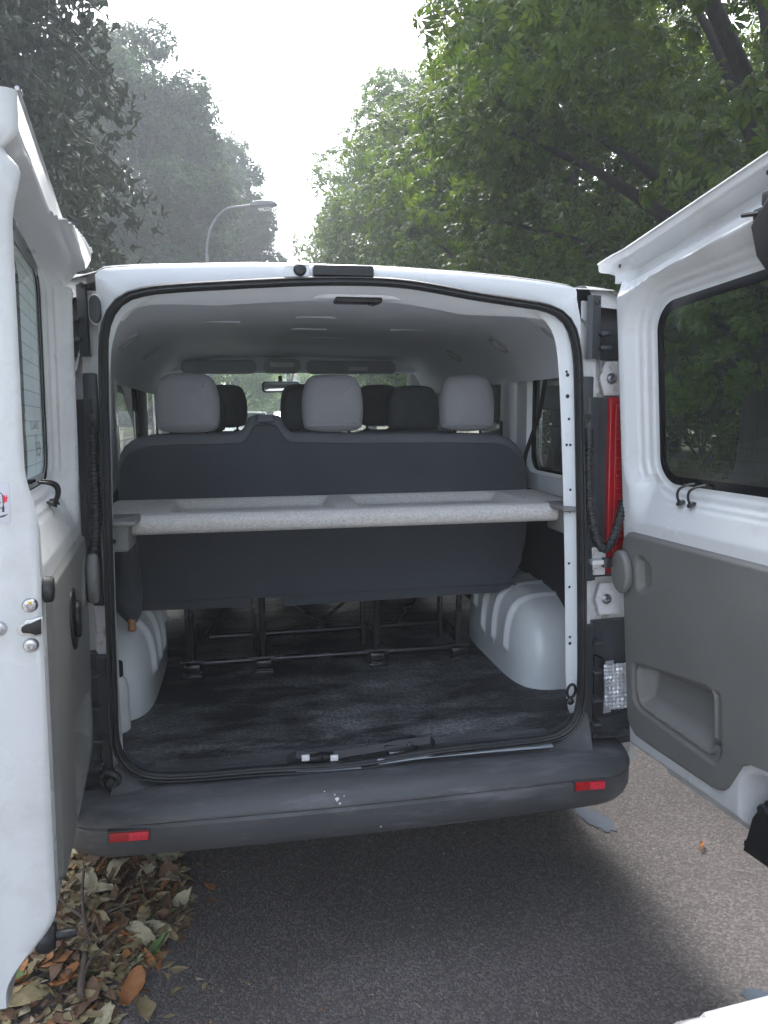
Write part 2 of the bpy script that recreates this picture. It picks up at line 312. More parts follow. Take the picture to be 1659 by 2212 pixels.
M['verge'] = mat('dry_grass_soil', (.12, .105, .060), .95, var=.35, scale=1.5, bump=.8, bscale=40.)
M['kerb'] = mat('kerb_stone', (.28, .27, .25), .85, var=.15, scale=8., bump=.3, bscale=60.)
M['bluepaint'] = mat('worn_blue_paint', (.055, .078, .115), .6, var=.15, scale=30., dust=(.07, .065, .065), dscale=24., dlo=.6, dhi=.66)

# ================================================================== SETTING
def slab(name, x0, x1, y0, y1, z, mt, th=None):
    b = MB()
    if th: b.box(((x0+x1)/2, (y0+y1)/2, z-th/2), (x1-x0, y1-y0, th), .01)
    else: b.add([(x0, y0, z), (x1, y0, z), (x1, y1, z), (x0, y1, z)], [(0, 1, 2, 3)])
    return tag(b.build(name, mt, None, 0), kind='structure')
slab('ground', -150, 150, -80, 220, -.03, M['verge'])
slab('road', -1.22, 4.6, -60, 120, 0., M['asphalt'])
slab('pavement', -2.9, -1.34, -60, 62, .11, M['kerb'], .12)
slab('grass_verge', 4.74, 40., -60, 62, .10, M['verge'], .13)
def kerb(x):
    tag(MB().box((x, 0, .055), (.12, 120, .11+.02), .012).build('kerb', M['kerb'], None, 30), kind='structure')
kerb(-1.28); kerb(4.67)
def blob(cx, cy, rx, ry, z, name, mt, seed):
    r = random.Random(seed); P = []
    for k in range(30):
        a = 2*math.pi*k/30; q = 1+.28*math.sin(2*a+seed)+.2*r.uniform(-1, 1); P.append((cx+rx*q*math.cos(a), cy+ry*q*math.sin(a), z))
    return tag(mk(name, P, [tuple(range(30))], mt, None, 0), kind='structure')
p = at(1283, 1768, 'z', 0); blob(p[0], p[1], .045, .10, .004, 'road_paint_patch', M['bluepaint'], 3)
p = at(1640, 2160, 'z', 0); blob(p[0], p[1], .03, .05, .004, 'road_paint_patch', M['bluepaint'], 8)

# hazy air volume, added to stand for the pale veil of lens glare
def make_haze(dens, aniso):
    m = bpy.data.materials.new('haze'); m.use_nodes = True; t = m.node_tree; t.nodes.clear()
    o = nd(t, 'ShaderNodeOutputMaterial'); v = nd(t, 'ShaderNodeVolumePrincipled'); v.inputs['Color'].default_value = (.90, .95, 1., 1); v.inputs['Density'].default_value = dens; v.inputs['Anisotropy'].default_value = aniso
    t.links.new(v.outputs[0], o.inputs['Volume'])
    return tag(MB().box((0, 70, 8.), (304, 304, 18.06)).build('haze', m, None, 0), kind='stuff')
make_haze(.0056, .0)
# ================================================================== VAN
van = empty('passenger_van', (0, 0, 0), 'white passenger van parked at the kerb with both rear doors wide open', 'van')
XC = -.02                                     # centre line of the van
def leany(z): return .03*(z-.55)/1.35
def rear(px, py, off=0.):                     # photo point on the slightly leaning rear plane
    y = .0
    for _ in range(4): X = at(px, py, 'y', y+off); y = leany(X[2])
    return X
SEAL = [(755,1652),(549,1660),(430,1672),(330,1675),(285,1660),(258,1628),(248,1590),(246,1517),(240,1350),(235,1170),(229,950),(224,755),(229,700),(252,655),(300,630),(410,621),(549,614),(658,609),(760,608),(858,612),(940,625),(1022,641),(1110,654),(1187,666),(1226,695),(1244,755),(1247,900),(1252,1200),(1253,1350),(1253,1505),(1240,1560),(1195,1592),(1050,1606),(914,1622)]
seal = [rear(*q) for q in SEAL]
sc = smooth_poly(seal, 2); sc = resample(sc, 150, True)
def oval_sweep(loop, rin, rdep, n=12, off=(0, 0, 0)):
    P = [np.array(q) for q in loop]; m = len(P); rows = []
    for i in range(m):
        t = P[(i+1) % m]-P[i-1]; t /= np.linalg.norm(t); nrm = np.cross(t, np.array([0, 1., 0])); nrm /= np.linalg.norm(nrm)
        rows.append([P[i]+np.array(off)+nrm*rin*math.cos(a)+np.array([0, 1, 0])*rdep*math.sin(a)*(1+.0*math.cos(3*a)) for a in np.linspace(0, 2*math.pi, n, endpoint=False)])
    V = [v for r in rows for v in r]; F = []
    for i in range(m):
        j = (i+1) % m
        for k in range(n): F.append((i*n+k, i*n+(k+1) % n, j*n+(k+1) % n, j*n+k))
    return V, F
sealo = MB().add(*oval_sweep(sc, .0125, .016, 12, (0, -.012, 0))).build('door_seal', M['rubber'], van, 60)
MB().add(*oval_sweep([q+np.array([0, .0, 0])-(q-np.array([XC, q[1], 1.2]))/np.linalg.norm(q-np.array([XC, q[1], 1.2]))*.006 for q in sc], .004, .006, 8, (0, -.029, 0))).build('lip', M['rubber'], sealo, 60)
MB().add(*oval_sweep([q+(q-np.array([XC, q[1], 1.2]))/np.linalg.norm(q-np.array([XC, q[1], 1.2]))*.005 for q in sc], .0035, .005, 8, (0, -.028, 0))).build('lip', M['rubber'], sealo, 60)

# header panel (white) over the opening and the roof behind it
ROOF = [(206,588),(218,579),(245,576),(300,573),(420,571),(549,569),(640,571),(735,574),(806,576),(880,580),(935,584),(1010,589),(1110,599),(1190,610),(1232,618),(1243,624)]
edge = resample([at(a, b, 'y', .055) for a, b in ROOF], 60)
i0 = min(range(150), key=lambda i: np.linalg.norm(sc[i]-rear(224, 735))); i1 = min(range(150), key=lambda i: np.linalg.norm(sc[i]-rear(1243, 745)))
top = [sc[i % 150] for i in range(i0, (i1 if i1 > i0 else i1+150)+1)]
ctr = np.array([XC, 0, 1.2])
outer = resample([rear(213, 735), rear(212, 690), rear(208, 640), rear(206, 600)]+[e-np.array([0, .012, .004]) for e in edge]+[rear(1245, 640), rear(1254, 690), rear(1257, 745)], 90)
inner = resample(top, 90)
rowsV = []
for k in range(7):
    s = k/6; bul = .006*math.sin(math.pi*s)
    rowsV.append([o*(1-s)+i*s+np.array([0, -bul, 0]) for o, i in zip(outer, inner)])
rowsV.insert(0, [o+np.array([0, .02, .003]) for o in outer])
MB().add(*strip(rowsV)).build('rear_header', M['white'], van, 60)
prof = [np.array([-.892, .055, 1.55]), np.array([-.888, .055, 1.70]), np.array([-.86, .055, 1.80]), np.array([-.80, .055, 1.868])]+list(edge)+[np.array([.73, .055, 1.885]), np.array([.79, .055, 1.85]), np.array([.838, .055, 1.78]), np.array([.848, .055, 1.68]), np.array([.85, .055, 1.55])]
rr_ = []
for y, dz in ((.055, 0), (.07, .006), (.3, .02), (.9, .035), (1.8, .04), (2.4, .02), (2.75, -.03)):
    rr_.append([np.array([q[0], y, q[2]+dz*(1 if q[2] > 1.8 else 0)]) for q in prof])
MB().add(*strip(rr_)).build('roof', M['white'], van, 50)
# details on the header
def on_rear(px, py, off): return Vector(rear(px, py, off))
hb = on_rear(745, 586, .0); ang = math.atan2((at(806, 586, 'y', .05)-at(675, 583, 'y', .05))[2], .16)
a0, a1, b0, b1 = [Vector(at(*q, 'y', .02)) for q in ((676, 574), (805, 577), (676, 595), (806, 598))]
st = MB().puff(rrect(0, 1, 0, 1, .06), 0, 1, 0, lambda a, b, t: b0*(1-a)*(1-b)+b1*a*(1-b)+a0*(1-a)*b+a1*a*b+Vector((0, .03-.045*t, 0))).build('high_brake_light', M['black'], van, 30)
MB().lathe(on_rear(647, 584, -.004), [(.016, 0), (.017, .012), (.012, .02), (.004, .021)], 18, Vector((0, -1, 0))).build('rubber_buffer', M['rubber'], van)
pl = [Vector(at(*q, 'y', .016)) for q in ((613, 598), (616, 573), (668, 573), (668, 597))]
MB().add([q+Vector((0, d, 0)) for d in (0, .02) for q in pl], [(0, 1, 2, 3), (7, 6, 5, 4), (0, 4, 5, 1), (1, 5, 6, 2), (2, 6, 7, 3), (3, 7, 4, 0)]).build('striker_plate', M['white'], van, 30)

# white inner flange beside the seal
FL = [(1243,1562),(1228,1540),(1222,1500),(1221,1300),(1218,1100),(1212,900),(1205,760),(1193,712),(1170,684),(1130,668),(1060,657)]
fl_in = resample(smooth_poly([at(a, b, 'y', .05) for a, b in FL], 2, False), 50)
fo = [(1246,1565),(1251,1520),(1250,1350),(1249,1200),(1244,900),(1241,755),(1224,698),(1186,670),(1110,658),(1060,650),(1040,648)]
fl_out = resample(smooth_poly([rear(a, b, .004) for a, b in fo], 2, False), 50)
fr = MB().add(*strip([fl_out, fl_in, [q+np.array([.012, .03, 0]) for q in fl_in], [np.array([.845, .2, q[2]]) if q[2] < 1.78 else q+np.array([.012, .10, 0]) for q in fl_in]])).build('pillar_flange', M['white_in'], van, 40)
for (a, b, r) in ((1224,803,.004),(1226,810,.0055),(1226,856,.006),(1229,905,.004),(1224,961,.004),(1232,961,.004),(1232,1058,.004),(1231,1105,.004),(1229,1217,.004),(1230,1268,.004),(1231,1376,.004),(1231,1390,.005),(1243,1516,.004)):
    q = Vector(at(a, b, 'y', .022)); MB().lathe(q, [(r, 0), (r*.6, .0015)], 10, Vector((0, -1, 0))).build('drill_hole', M['black'], fr, 0)
ri = Vector(at(1231, 1490, 'y', .012)); tr_ = MB().tube([ri+Vector((.012*math.cos(a)*1.05, -.01-.004*math.sin(a), .022*math.sin(a))) for a in np.linspace(0, 2*math.pi, 20, endpoint=False)], .0042, 8, True)
tr_.lathe(ri+Vector((0, .0, -.034)), [(.011, 0), (.011, .008), (.006, .012)], 14, Vector((0, -1, 0))).build('tie_down_ring', M['black'], van)
FLl = [(330,645),(285,660),(258,690),(243,735),(238,780),(240,950),(246,1170),(252,1350),(258,1500),(264,1590)]
fl_in2 = resample(smooth_poly([at(a, b, 'y', .05) for a, b in FLl], 2, False), 40)
fo2 = [(330,633),(280,643),(250,668),(234,712),(228,780),(232,950),(238,1170),(243,1350),(249,1500),(258,1600)]
fl_out2 = resample(smooth_poly([rear(a, b, .004) for a, b in fo2], 2, False), 40)
MB().add(*strip([fl_out2, fl_in2, [q+np.array([-.012, .03, 0]) for q in fl_in2], [np.array([-.885, .2, q[2]]) if q[2] < 1.78 else q+np.array([-.012, .1, 0]) for q in fl_in2]])).build('pillar_flange', M['white_in'], van, 40)

# dark corner trims with hinge pockets, left (-1) and right (+1)
def sst_(x, a, b):
    t = min(1., max(0., (x-a)/(b-a))); return t*t*(3-2*t)
def corner(sg):
    xo = (lambda x: XC+sg*(x-XC)) if sg < 0 else (lambda x: x)
    P = [(.648, .030), (.662, .022), (.690, .030), (.695, .048), (.700, .068), (.735, .072), (.79, .074), (.85, .082), (.893, .105), (.914, .15), (.92, .30)]
    P = [(x, y) for x, y in P]
    if sg < 0: P[0] = (.664, .030); P[1] = (.668, .022)
    def rows(z0, z1, n=8, top=False):
        out = []
        for k in range(n+1):
            z = z0+(z1-z0)*k/n; c = max(0, z-1.62); sh = .42*c*c/.3 if c > 0 else 0; nar = float(sst_(z, .75, 1.2))
            out.append([(xo(x-(sh*.35 if i > 3 else 0)-max(0, x-.79)*.55*nar), y+leany(z)+(.05*max(0, z-1.80)*8 if i > 3 and top else 0), z) for i, (x, y) in enumerate(P)])
        return out
    for (z0, z1, tp) in ((.505, .905, False), (1.045, 1.585, False), (1.695, 1.872, True)):
        tb = MB().add(*strip(rows(z0, z1, 8, tp)))
        lo, hi = rows(z0, z1, 1, tp)[0], rows(z0, z1, 1, tp)[-1]
        for L in (lo, hi): tb.add([(*q,) for q in L]+[(q[0], q[1]+.035, q[2]) for q in L], [(i, i+1, len(L)+i+1, len(L)+i) for i in range(len(L)-1)])
        tr = tb.build('corner_trim', M['trim'], van, 35)
        if z0 < .8:
            for zz in (.855, .765, .675, .60):
                MB().box((xo(.70), .035+leany(zz), zz), (.03, .05, .010), .004).build('rib', M['trim'], tr)
            MB().lathe((xo(.685), -.002, .575 if sg > 0 else .62), [(.008, 0), (.008, .004), (.004, .006)], 12, Vector((0, -1, 0))).build('trim_screw', M['black'], tr)
        elif z0 > 1.6:
            for zz in (1.735, 1.785) if sg < 0 else (1.725, 1.765):
                MB().box((xo(.70), .035+leany(zz), zz), (.036, .055, .011), .004).build('rib', M['trim'], tr)
            MB().lathe((xo(.675), .02+leany(1.84), 1.85 if sg > 0 else 1.868), [(.007, 0), (.007, .004), (.003, .006)], 12, Vector((0, -1, 0))).build('trim_screw', M['black'], tr)
    # white body behind the trims and the hinge pockets
    bk = [(.640, .05), (.69, .052), (.705, .09), (.79, .10), (.86, .10), (.90, .125), (.92, .17), (.93, .32)]
    MB().add(*strip([[(xo(x-max(0, x-.79)*.55*sst_(z, .75, 1.2)-.004*(i > 3)), y+leany(z)+.004, z) for i, (x, y) in enumerate(bk)] for z in np.linspace(.42, 1.86, 16)])).build('corner_pillar', M['hinge'], van, 35)
    for zc in (.975, 1.640):
        h = MB(); y = .052+leany(zc)
        h.puff([(xo(a), zc+b) for a, b in ((.712, 0), (.728, .05), (.80, .05), (.80, -.05), (.728, -.05))], y+.03, y+.018, .003, lambda a, b, t: Vector((a, t, b)))
        h.box((xo(.805), y-.005, zc-.005), (.02, .07, .085), .005)
        hg = h.build('hinge', M['hinge'], van, 35)
        MB().lathe((xo(.748), y+.018, zc), [(.0165, 0), (.0165, .003), (.011, .0035), (.0105, .011), (.006, .0115), (.005, .008)], 14, Vector((0, -1, 0))).build('bolt', M['steel'], hg, 30)
corner(1); corner(-1)
for sg in (1, -1):
    X = (lambda x: x) if sg > 0 else (lambda x: 2*XC-x)
    rows = []
    for k in range(9):
        t = k/8; z = 1.862+.052*math.sin(t*math.pi/2); y = .075+.06*(1-math.cos(t*math.pi/2))*1.5
        rows.append([(X(.668+(.832-.668)*u-(.03*t if u > .5 else 0)), y+.03*u*u, z-.03*max(0, u-.55)**2/.2-.012*u) for u in np.linspace(0, 1, 10)])
    rows = [[(q[0], q[1]-.012, q[2]-.02) for q in rows[0]]]+rows+[[(q[0], 2.4, q[2]-.01) for q in rows[-1]]]
    MB().add(*strip(rows)).build('roof_corner', M['white'], van, 60)
MB().lathe(Vector(at(206, 668, 'y', .03)), [(.010, 0)], 3).V
cb = [(a*.6, b) for a, b in rrect(-.024, .024, -.034, .034, .0235, 8)]
q = Vector(at(206, 668, 'y', .02))
MB().puff([(q.x+a*1.25, q.z+b*1.12) for a, b in cb], q.y+.02, q.y+.004, .003, lambda a, b, t: Vector((a, t, b))).build('cover_plate', M['white'], van)
MB().puff([(q.x+a, q.z+b) for a, b in cb], q.y+.004, q.y-.012, .004, lambda a, b, t: Vector((a, t, b))).build('rubber_plug', M['trim'], van)
q = Vector(at(238, 1692, 'y', -.03))
MB().lathe(q+Vector((0, .03, 0)), [(.030, 0), (.030, .012), (.026, .022), (.018, .026), (.013, .020), (.012, .03), (.004, .034)], 24, Vector((0, -1, 0))).build('rubber_buffer', M['rubber'], van, 35)

# lamps on the right rear corner
tl = MB().puff([(.738, 1.055), (.738, 1.585), (.845, 1.585), (.85, 1.055)], .11, .055, .006, lambda a, b, t: Vector((a, t+leany(b)+max(0, a-.78)*.35, b))).build('tail_lamp', M['redlens'], van, 35)
MB().puff(rrect(.752, .838, 1.10, 1.565, .008), .052, .046, .003, lambda a, b, t: Vector((a, t+leany(b)+max(0, a-.78)*.35, b))).build('inner_lens', M['redlens'], tl, 35)
for zz in np.arange(1.12, 1.56, .018): MB().box((.797, .046+leany(zz), zz), (.075, .01, .007), .002).build('lens_rib', M['redlens'], tl, 35)
lp = MB().puff([(.708, .60), (.708, .805), (.742, .79), (.742, .61)], .08, .058, .004, lambda a, b, t: Vector((a, t+leany(b), b))).build('lamp_surround', M['black'], van, 35)
rl = MB().puff([(.736, .605), (.744, .785), (.86, .79), (.862, .605)], .09, .05, .006, lambda a, b, t: Vector((a, t+leany(b)+max(0, a-.78)*.35, b))).build('reversing_lamp', M['clear'], van, 35)
MB().puff([(.742, .612), (.749, .778), (.85, .78), (.855, .612)], .07, .066, 0, lambda a, b, t: Vector((a, t+leany(b)+max(0, a-.78)*.35, b))).build('reflector', M['silver'], rl, 35)
for i in range(12):
    for j in range(6): MB().box((.752+j*.0135-.0006*i, .060+leany(.7), .632+i*.0122), (.0128, .012, .0116), .003, Matrix.Rotation(rng.uniform(-.5, .5), 3, 'Z') @ Matrix.Rotation(rng.uniform(-.5, .5), 3, 'X')).build('lens_cell', M['silver'], rl, 35)

# bumper: a profile swept round the rear corners
pth = []
for x, y in ((-.83, .42), (-.825, .20), (-.815, .06), (-.79, -.005), (-.745, -.045), (-.68, -.062), (-.45, -.072), (0, -.08), (.42, -.072), (.65, -.062), (.705, -.047), (.745, -.012), (.768, .05), (.78, .20), (.785, .42)): pth.append((x, y))
pth = resample(smooth_poly(pth, 2, False), 90)
bprof = [(-.10, .560), (-.02, .549), (.0, .545), (.03, .531), (.042, .521), (.048, .509), (.049, .502), (.045, .4985), (.0415, .495), (.0435, .490), (.0465, .486), (.0475, .470), (.047, .440), (.040, .418), (.028, .404), (.01, .397), (-.05, .392)]
rows = []
for i in range(len(pth)):
    a = pth[max(0, i-1)]; b = pth[min(len(pth)-1, i+1)]; t = (b-a)/np.linalg.norm(b-a); n = np.array([t[1], -t[0]])
    endk = np.clip((abs(pth[i][0]-XC)-.60)/.2, 0, 1)
    rows.append([(pth[i][0]+n[0]*o, pth[i][1]+n[1]*o, z-(.012*endk if z > .5 else 0)) for o, z in bprof])
bumper = MB().add(*strip(rows)).build('bumper', M['bumper'], van, 28)
def reflector(px0, px1, y0a, y0b, y1a, y1b):
    q = [Vector(at(px0, y0a, 'y', -.111)), Vector(at(px1, y0b, 'y', -.111)), Vector(at(px1, y1b, 'y', -.111)), Vector(at(px0, y1a, 'y', -.111))]
    c = sum(q, Vector())/4
    o = MB().puff([(v.x, v.z) for v in q], -.08, -.118, .002, lambda a, b, t: Vector((a, t, b))).build('red_reflector', M['redlens'], van, 30)
    hq = [q[0]*.5+q[1]*.5, q[1], q[2], q[2]*.5+q[3]*.5]
    MB().puff([(v.x*.985+c.x*.015, c.z+(v.z-c.z)*.9) for v in hq], -.117, -.1195, .001, lambda a, b, t: Vector((a, t, b))).build('prism_half', M['redbright'], o, 30)
    MB().puff([(c.x+(v.x-c.x)*1.09, c.z+(v.z-c.z)*1.35) for v in q], -.08, -.1135, .002, lambda a, b, t: Vector((a, t, b))).build('surround', M['trim'], o, 30)
reflector(236, 322, 1799, 1792, 1818, 1811); reflector(1241, 1305, 1689, 1685, 1707, 1702)
b = MB()
for px, py, q in ((727, 1722, .010), (733, 1731, .006), (722, 1712, .004), (823, 1787, .004), (700, 1705, .003), (742, 1715, .003)):
    c_ = at(px, py, 'y', -.131); b.add([(c_[0]+q*math.cos(a)*(.5+.3*math.sin(3*a)), c_[1]-.0-.012*(1 if py < 1760 else -.2), c_[2]+q*.6*math.sin(a)) for a in np.linspace(0, 6.28, 10, endpoint=False)], [tuple(range(10))])
tag(b.build('droppings', M['milk'], bumper, 0), kind='stuff')
# sill between seal and bumper
sl_ = [rear(a, b) for a, b in ((262,1640),(300,1672),(340,1682),(430,1680),(549,1668),(755,1660),(914,1632),(1050,1616),(1195,1600),(1240,1572),(1256,1530))]
sl_ = resample(sl_, 60)
rows = [[q+np.array([0, .04, .012]) for q in sl_], sl_, [np.array([q[0]*1.02, -.012, q[2]-.012]) for q in sl_], [np.array([q[0]*1.04, -.03, min(q[2]-.02, .545)]) for q in sl_], [np.array([q[0]*1.07, -.05, .52]) for q in sl_]]
sill = MB().add(*strip(rows)).build('door_sill', M['trim'], van, 35)
def sillstrip(pxs, name, mt):
    V, F = strip([[Vector(at(a, b, 'y', -.020)) for a, b in pxs[0]], [Vector(at(a, b, 'y', -.034)) for a, b in pxs[1]]])
    MB().add(V, F).build(name, mt, sill, 0)
M['sillpaint'] = mat('dusty_sill_paint', (.30, .33, .37), .4, var=.1, scale=10.)
sillstrip([[(815,1640),(900,1628),(1050,1614),(1192,1606)], [(818,1652),(900,1640),(1050,1626),(1196,1614)]], 'sill_paint_strip', M['sillpaint'])
sillstrip([[(640,1660),(700,1657),(780,1650)], [(640,1668),(700,1666),(780,1660)]], 'sill_paint_strip', M['sillpaint'])
lt = MB().box(Vector(at(690, 1637, 'y', .02)), (.085, .03, .022), .004).build('door_latch_striker', M['black'], van)
for d in (660, 722):
    MB().box(Vector(at(d, 1637, 'y', .004)), (.022, .01, .016), .002).build('latch_pad', M['milk'], lt)
MB().lathe(Vector(at(692, 1635, 'y', .004)), [(.009, 0), (.009, .005), (.005, .006)], 12, Vector((0, -1, 0))).build('bolt', M['black'], lt)
lt = MB().box(Vector(at(866, 1613, 'y', .03)), (.10, .03, .024), .004).build('door_latch_striker', M['black'], van)
MB().box(Vector(at(862, 1624, 'y', .008)), (.06, .012, .005), .001).build('keeper', M['steel'], lt)
MB().lathe(Vector(at(886, 1609, 'y', .012)), [(.010, 0), (.010, .006), (.006, .008)], 12, Vector((0, -1, 0))).build('bolt', M['blackmetal'], lt)
def sp(px, py): return np.array(at(px, py, 'z', .585))
tp_ = [(620,1632),(640,1622),(700,1627),(830,1606),(850,1600),(905,1593),(930,1590),(940,1600)]
MB().add(*strip([[Vector(at(a, b, 'y', .030)) for a, b in tp_], [Vector(at(a, b+16, 'y', .012)) for a, b in tp_]])).build('sill_cover', M['black'], van, 20)
# ------------------------------------------------------------------ floor, walls, ceiling of the load space
MB().add([(-.86, .02, .556), (.84, .02, .556), (.84, 3.1, .556), (-.86, 3.1, .556)], [(0, 1, 2, 3)]).build('floor_mat', M['floormat'], van, 0)
MB().box((XC, 1.75, .47), (1.72, 3.3, .12), .02).build('underfloor', M['intdark'], van)
# hex tread strip along the sill
hx = MB()
for i in range(120):
    for j in range(7):
        x = -.60+i*.0098+(j % 2)*.0049; y = .060+j*.0085
        hx.add([(x+.0042*math.cos(a), y+.0042*math.sin(a), .5580+.0014) for a in np.linspace(0, 2*math.pi, 6, endpoint=False)], [(0, 1, 2, 3, 4, 5)])
M['tread'] = mat('tread_strip_rubber', (.15, .155, .165), .45, var=.5, scale=5.)
tag(hx.build('tread_pattern', M['tread'], van, 0), kind='stuff')
def wall_hole(x, sg, y0, y1, z0, z1, hole, xin, n=None):
    """wall panel at x with a rounded hole; returns V,F of the ring plus reveal to xin"""
    H = np.array(hole); cy, cz = H.mean(0); O = []
    for y, z in H:
        d = np.array([y-cy, z-cz]); t = 1e9
        if d[0] > 1e-6: t = min(t, (y1-cy)/d[0])
        if d[0] < -1e-6: t = min(t, (y0-cy)/d[0])
        if d[1] > 1e-6: t = min(t, (z1-cz)/d[1])
        if d[1] < -1e-6: t = min(t, (z0-cz)/d[1])
        O.append((cy+d[0]*t, cz+d[1]*t))
    n = len(H); c = [(y0, z0), (y1, z0), (y1, z1), (y0, z1)]
    for q in c:                                     # snap nearest outline vertex to the corner
        k = min(range(n), key=lambda i: (O[i][0]-q[0])**2+(O[i][1]-q[1])**2); O[k] = q
    return strip([[(x, a, b) for a, b in O], [(x, a, b) for a, b in H], [(xin, cy+(a-cy)*.94, cz+(b-cz)*.95) for a, b in H]], True)
def side(sg):
    X = (lambda x: x) if sg > 0 else (lambda x: 2*XC-x)
    w1 = rrect(.50, .905, 1.30, 1.775, (.07, .07, .06, .06), 6); w2 = rrect(1.24, 2.10, 1.30, 1.80, .06, 6); w3 = rrect(2.42, 2.95, 1.30, 1.76, .05, 6)
    up = MB(); up.add(*wall_hole(X(.80), sg, .18, 1.05, 1.235, 1.85, w1, X(.825)))
    up.build('side_panel', M['white_in'], van, 35)
    md = MB(); md.add(*wall_hole(X(.815), sg, 1.05, 2.28, 1.235, 1.85, w2, X(.83))); md.add(*wall_hole(X(.82), sg, 2.28, 3.05, 1.10, 1.85, w3, X(.83)))
    md.build('side_panel', M['fabmid'], van, 35)
    MB().box((X(.80), 1.10, 1.54), (.05, .16, .60), .03).build('door_pillar', M['white_in'], van)
    lw = MB(); lw.add([(X(.815), .12, .55), (X(.815), 3.05, .55), (X(.80), 3.05, 1.237), (X(.80), .12, 1.237)], [(0, 1, 2, 3)])
    lw.build('lower_side_trim', M['intdark'], van, 0)
    # windows: glass, black rubber border
    for nm, w in (('side_window', w1), ('side_window', w2), ('side_window', w3)):
        H = np.array(w); cy, cz = H.mean(0); g = MB().add([(X(.834), cy+(a-cy)*1.04, cz+(b-cz)*1.04) for a, b in w], [tuple(range(len(w)))]).build(nm, M['glass'], van, 0)
        loop = [np.array([X(.826), cy+(a-cy)*.955, cz+(b-cz)*.96]) for a, b in w]; m = len(loop); V = []; F = []
        for i in range(m):
            d = loop[i]-np.array([loop[i][0], cy, cz]); d /= np.linalg.norm(d)
            for k in range(8): a = 2*math.pi*k/8; V.append(loop[i]+d*.016*math.cos(a)+np.array([.007*math.sin(a), 0, 0]))
        for i in range(m):
            for k in range(8): F.append((i*8+k, i*8+(k+1) % 8, ((i+1) % m)*8+(k+1) % 8, ((i+1) % m)*8+k))
        MB().add(V, F).build('window_seal', M['frit'], g, 60)
    # outer skin
    sk = MB(); xo = X(.848)
    for (ya, yb, w) in ((.28, 1.08, w1), (1.08, 2.26, w2), (2.26, 3.05, w3)):
        ww = [(min(max(a, ya+.03), yb-.03), b) for a, b in w]; sk.add(*wall_hole(xo, sg, ya, yb, 1.15, 1.85, ww, X(.838)))
    ys = np.linspace(.28, 3.9, 60); ztop = 1.152
    def zb(y):
        for yc in (.87, 3.55+.42):
            if abs(y-yc) < .40: return max(.33, .33+math.sqrt(max(0, .40**2-(y-yc)**2))*.98)
        return .33
    sk.add(*strip([[(xo+sg*(.087*(1-s**3)+.012*math.sin(math.pi*s)), y, zb(y)+(ztop-zb(y))*s) for y in ys] for s in np.linspace(0, 1, 7)]))
    sk.build('body_side', M['white'], van, 35)
    w = MB(); 
    wh = MB().lathe((X(.80)-(.0 if sg > 0 else 0), .87, .315), [(.20, -.1), (.29, -.1), (.315, -.07), (.315, .07), (.29, .1), (.20, .1)], 32, Vector((sg, 0, 0))).build('wheel', M['tyre'], van)
    MB().lathe((X(.80), .87, .315), [(.20, .06), (.19, .085), (.10, .07), (.05, .09), (.01, .09)], 28, Vector((sg, 0, 0))).build('rim', M['greypaint'], wh)
side(1); side(-1)
# wheel arches: superquadric quarter boxes with pressed ribs
def arch(sg):
    X = (lambda x: x) if sg > 0 else (lambda x: 2*XC-x)
    nu, nv = 170, 60; rows = []
    yc, by, h = .815, .395, .325; xw, ax = .83, .215
    def pw(c, e): return math.copysign(abs(c)**e, c)
    for i in range(nu+1):
        a = math.pi*i/nu; row = []                           # a runs from rear base over the top to front base
        cyv, szv = pw(math.cos(a), .62), pw(math.sin(a), .62)
        for j in range(nv+1):
            b = math.pi/2*j/nv                                # b: 0 at the wall, pi/2 at the inner flat side
            s, c = pw(math.sin(b), .42), pw(math.cos(b), .42)
            y = yc-by*cyv*c*(1.) ; z = .552+h*szv*c; x = xw-ax*s
            # inner flat face: shrink section towards centre
            row.append([x, y, z])
        rows.append(row)
    for i in range(nu+1):
        for j in range(nv+1):
            x, y, z = rows[i][j]; d = 0.
            for yr in (.60, .73, .86, .98):
                t = (y-yr)/.017
                if abs(t) < 1: d = max(d, (1-t*t)*sst_(z, .645+(.07 if yr > .9 else 0), .675+(.07 if yr > .9 else 0)))
            k = j/nv; inn = min(1, max(0, (k-.12)/.15))
            rows[i][j] = (X(x-.016*d*inn), y, z+.008*d*(1-k))
    # close: inner face centre line is the b=pi/2 row (all at y=yc,z=.552) -> degenerate fan is fine
    MB().add(*strip(rows)).build('wheel_arch', M['white_in'], van, 50)
arch(1); arch(-1)
# ceiling
pr = [(-.82, 1.66), (-.80, 1.73), (-.755, 1.80), (-.69, 1.845), (-.60, 1.866), (-.40, 1.878), (XC, 1.885), (.36, 1.878), (.56, 1.866), (.65, 1.845), (.715, 1.80), (.76, 1.73), (.78, 1.66)]
rows = []
for y, dz, dx in ((.055, -.002, .90), (.12, -.008, .93), (.14, -.004, .95), (.5, 0, 1), (1., .0, 1), (1.7, -.006, 1), (2.2, -.02, .97), (2.42, -.045, .95)):
    rows.append([(XC+(x-XC)*dx, y, z+dz+(.035*(1-abs(x-XC)/.8) if y < .08 else 0)*.3) for x, z in pr])
MB().add(*strip(rows)).build('headliner', M['liner'], van, 50)
lin = [q for q in top]; lin = resample(lin, 60)
kf = [min(1., k/14., (59-k)/14.)**.7 for k in range(60)]
MB().add(*strip([[q+np.array([0, .012, -.004]) for q in lin], [np.array([q[0]*(1-.015*f), .02+.04*f, q[2]-.004-.012*f]) for q, f in zip(lin, kf)], [np.array([q[0]*(1-.03*f), .022+.108*f, q[2]-.004-.03*f]) for q, f in zip(lin, kf)]])).build('header_trim', M['liner'], van, 50)
def atz(px, py, z): return Vector(at(px, py, 'z', z))
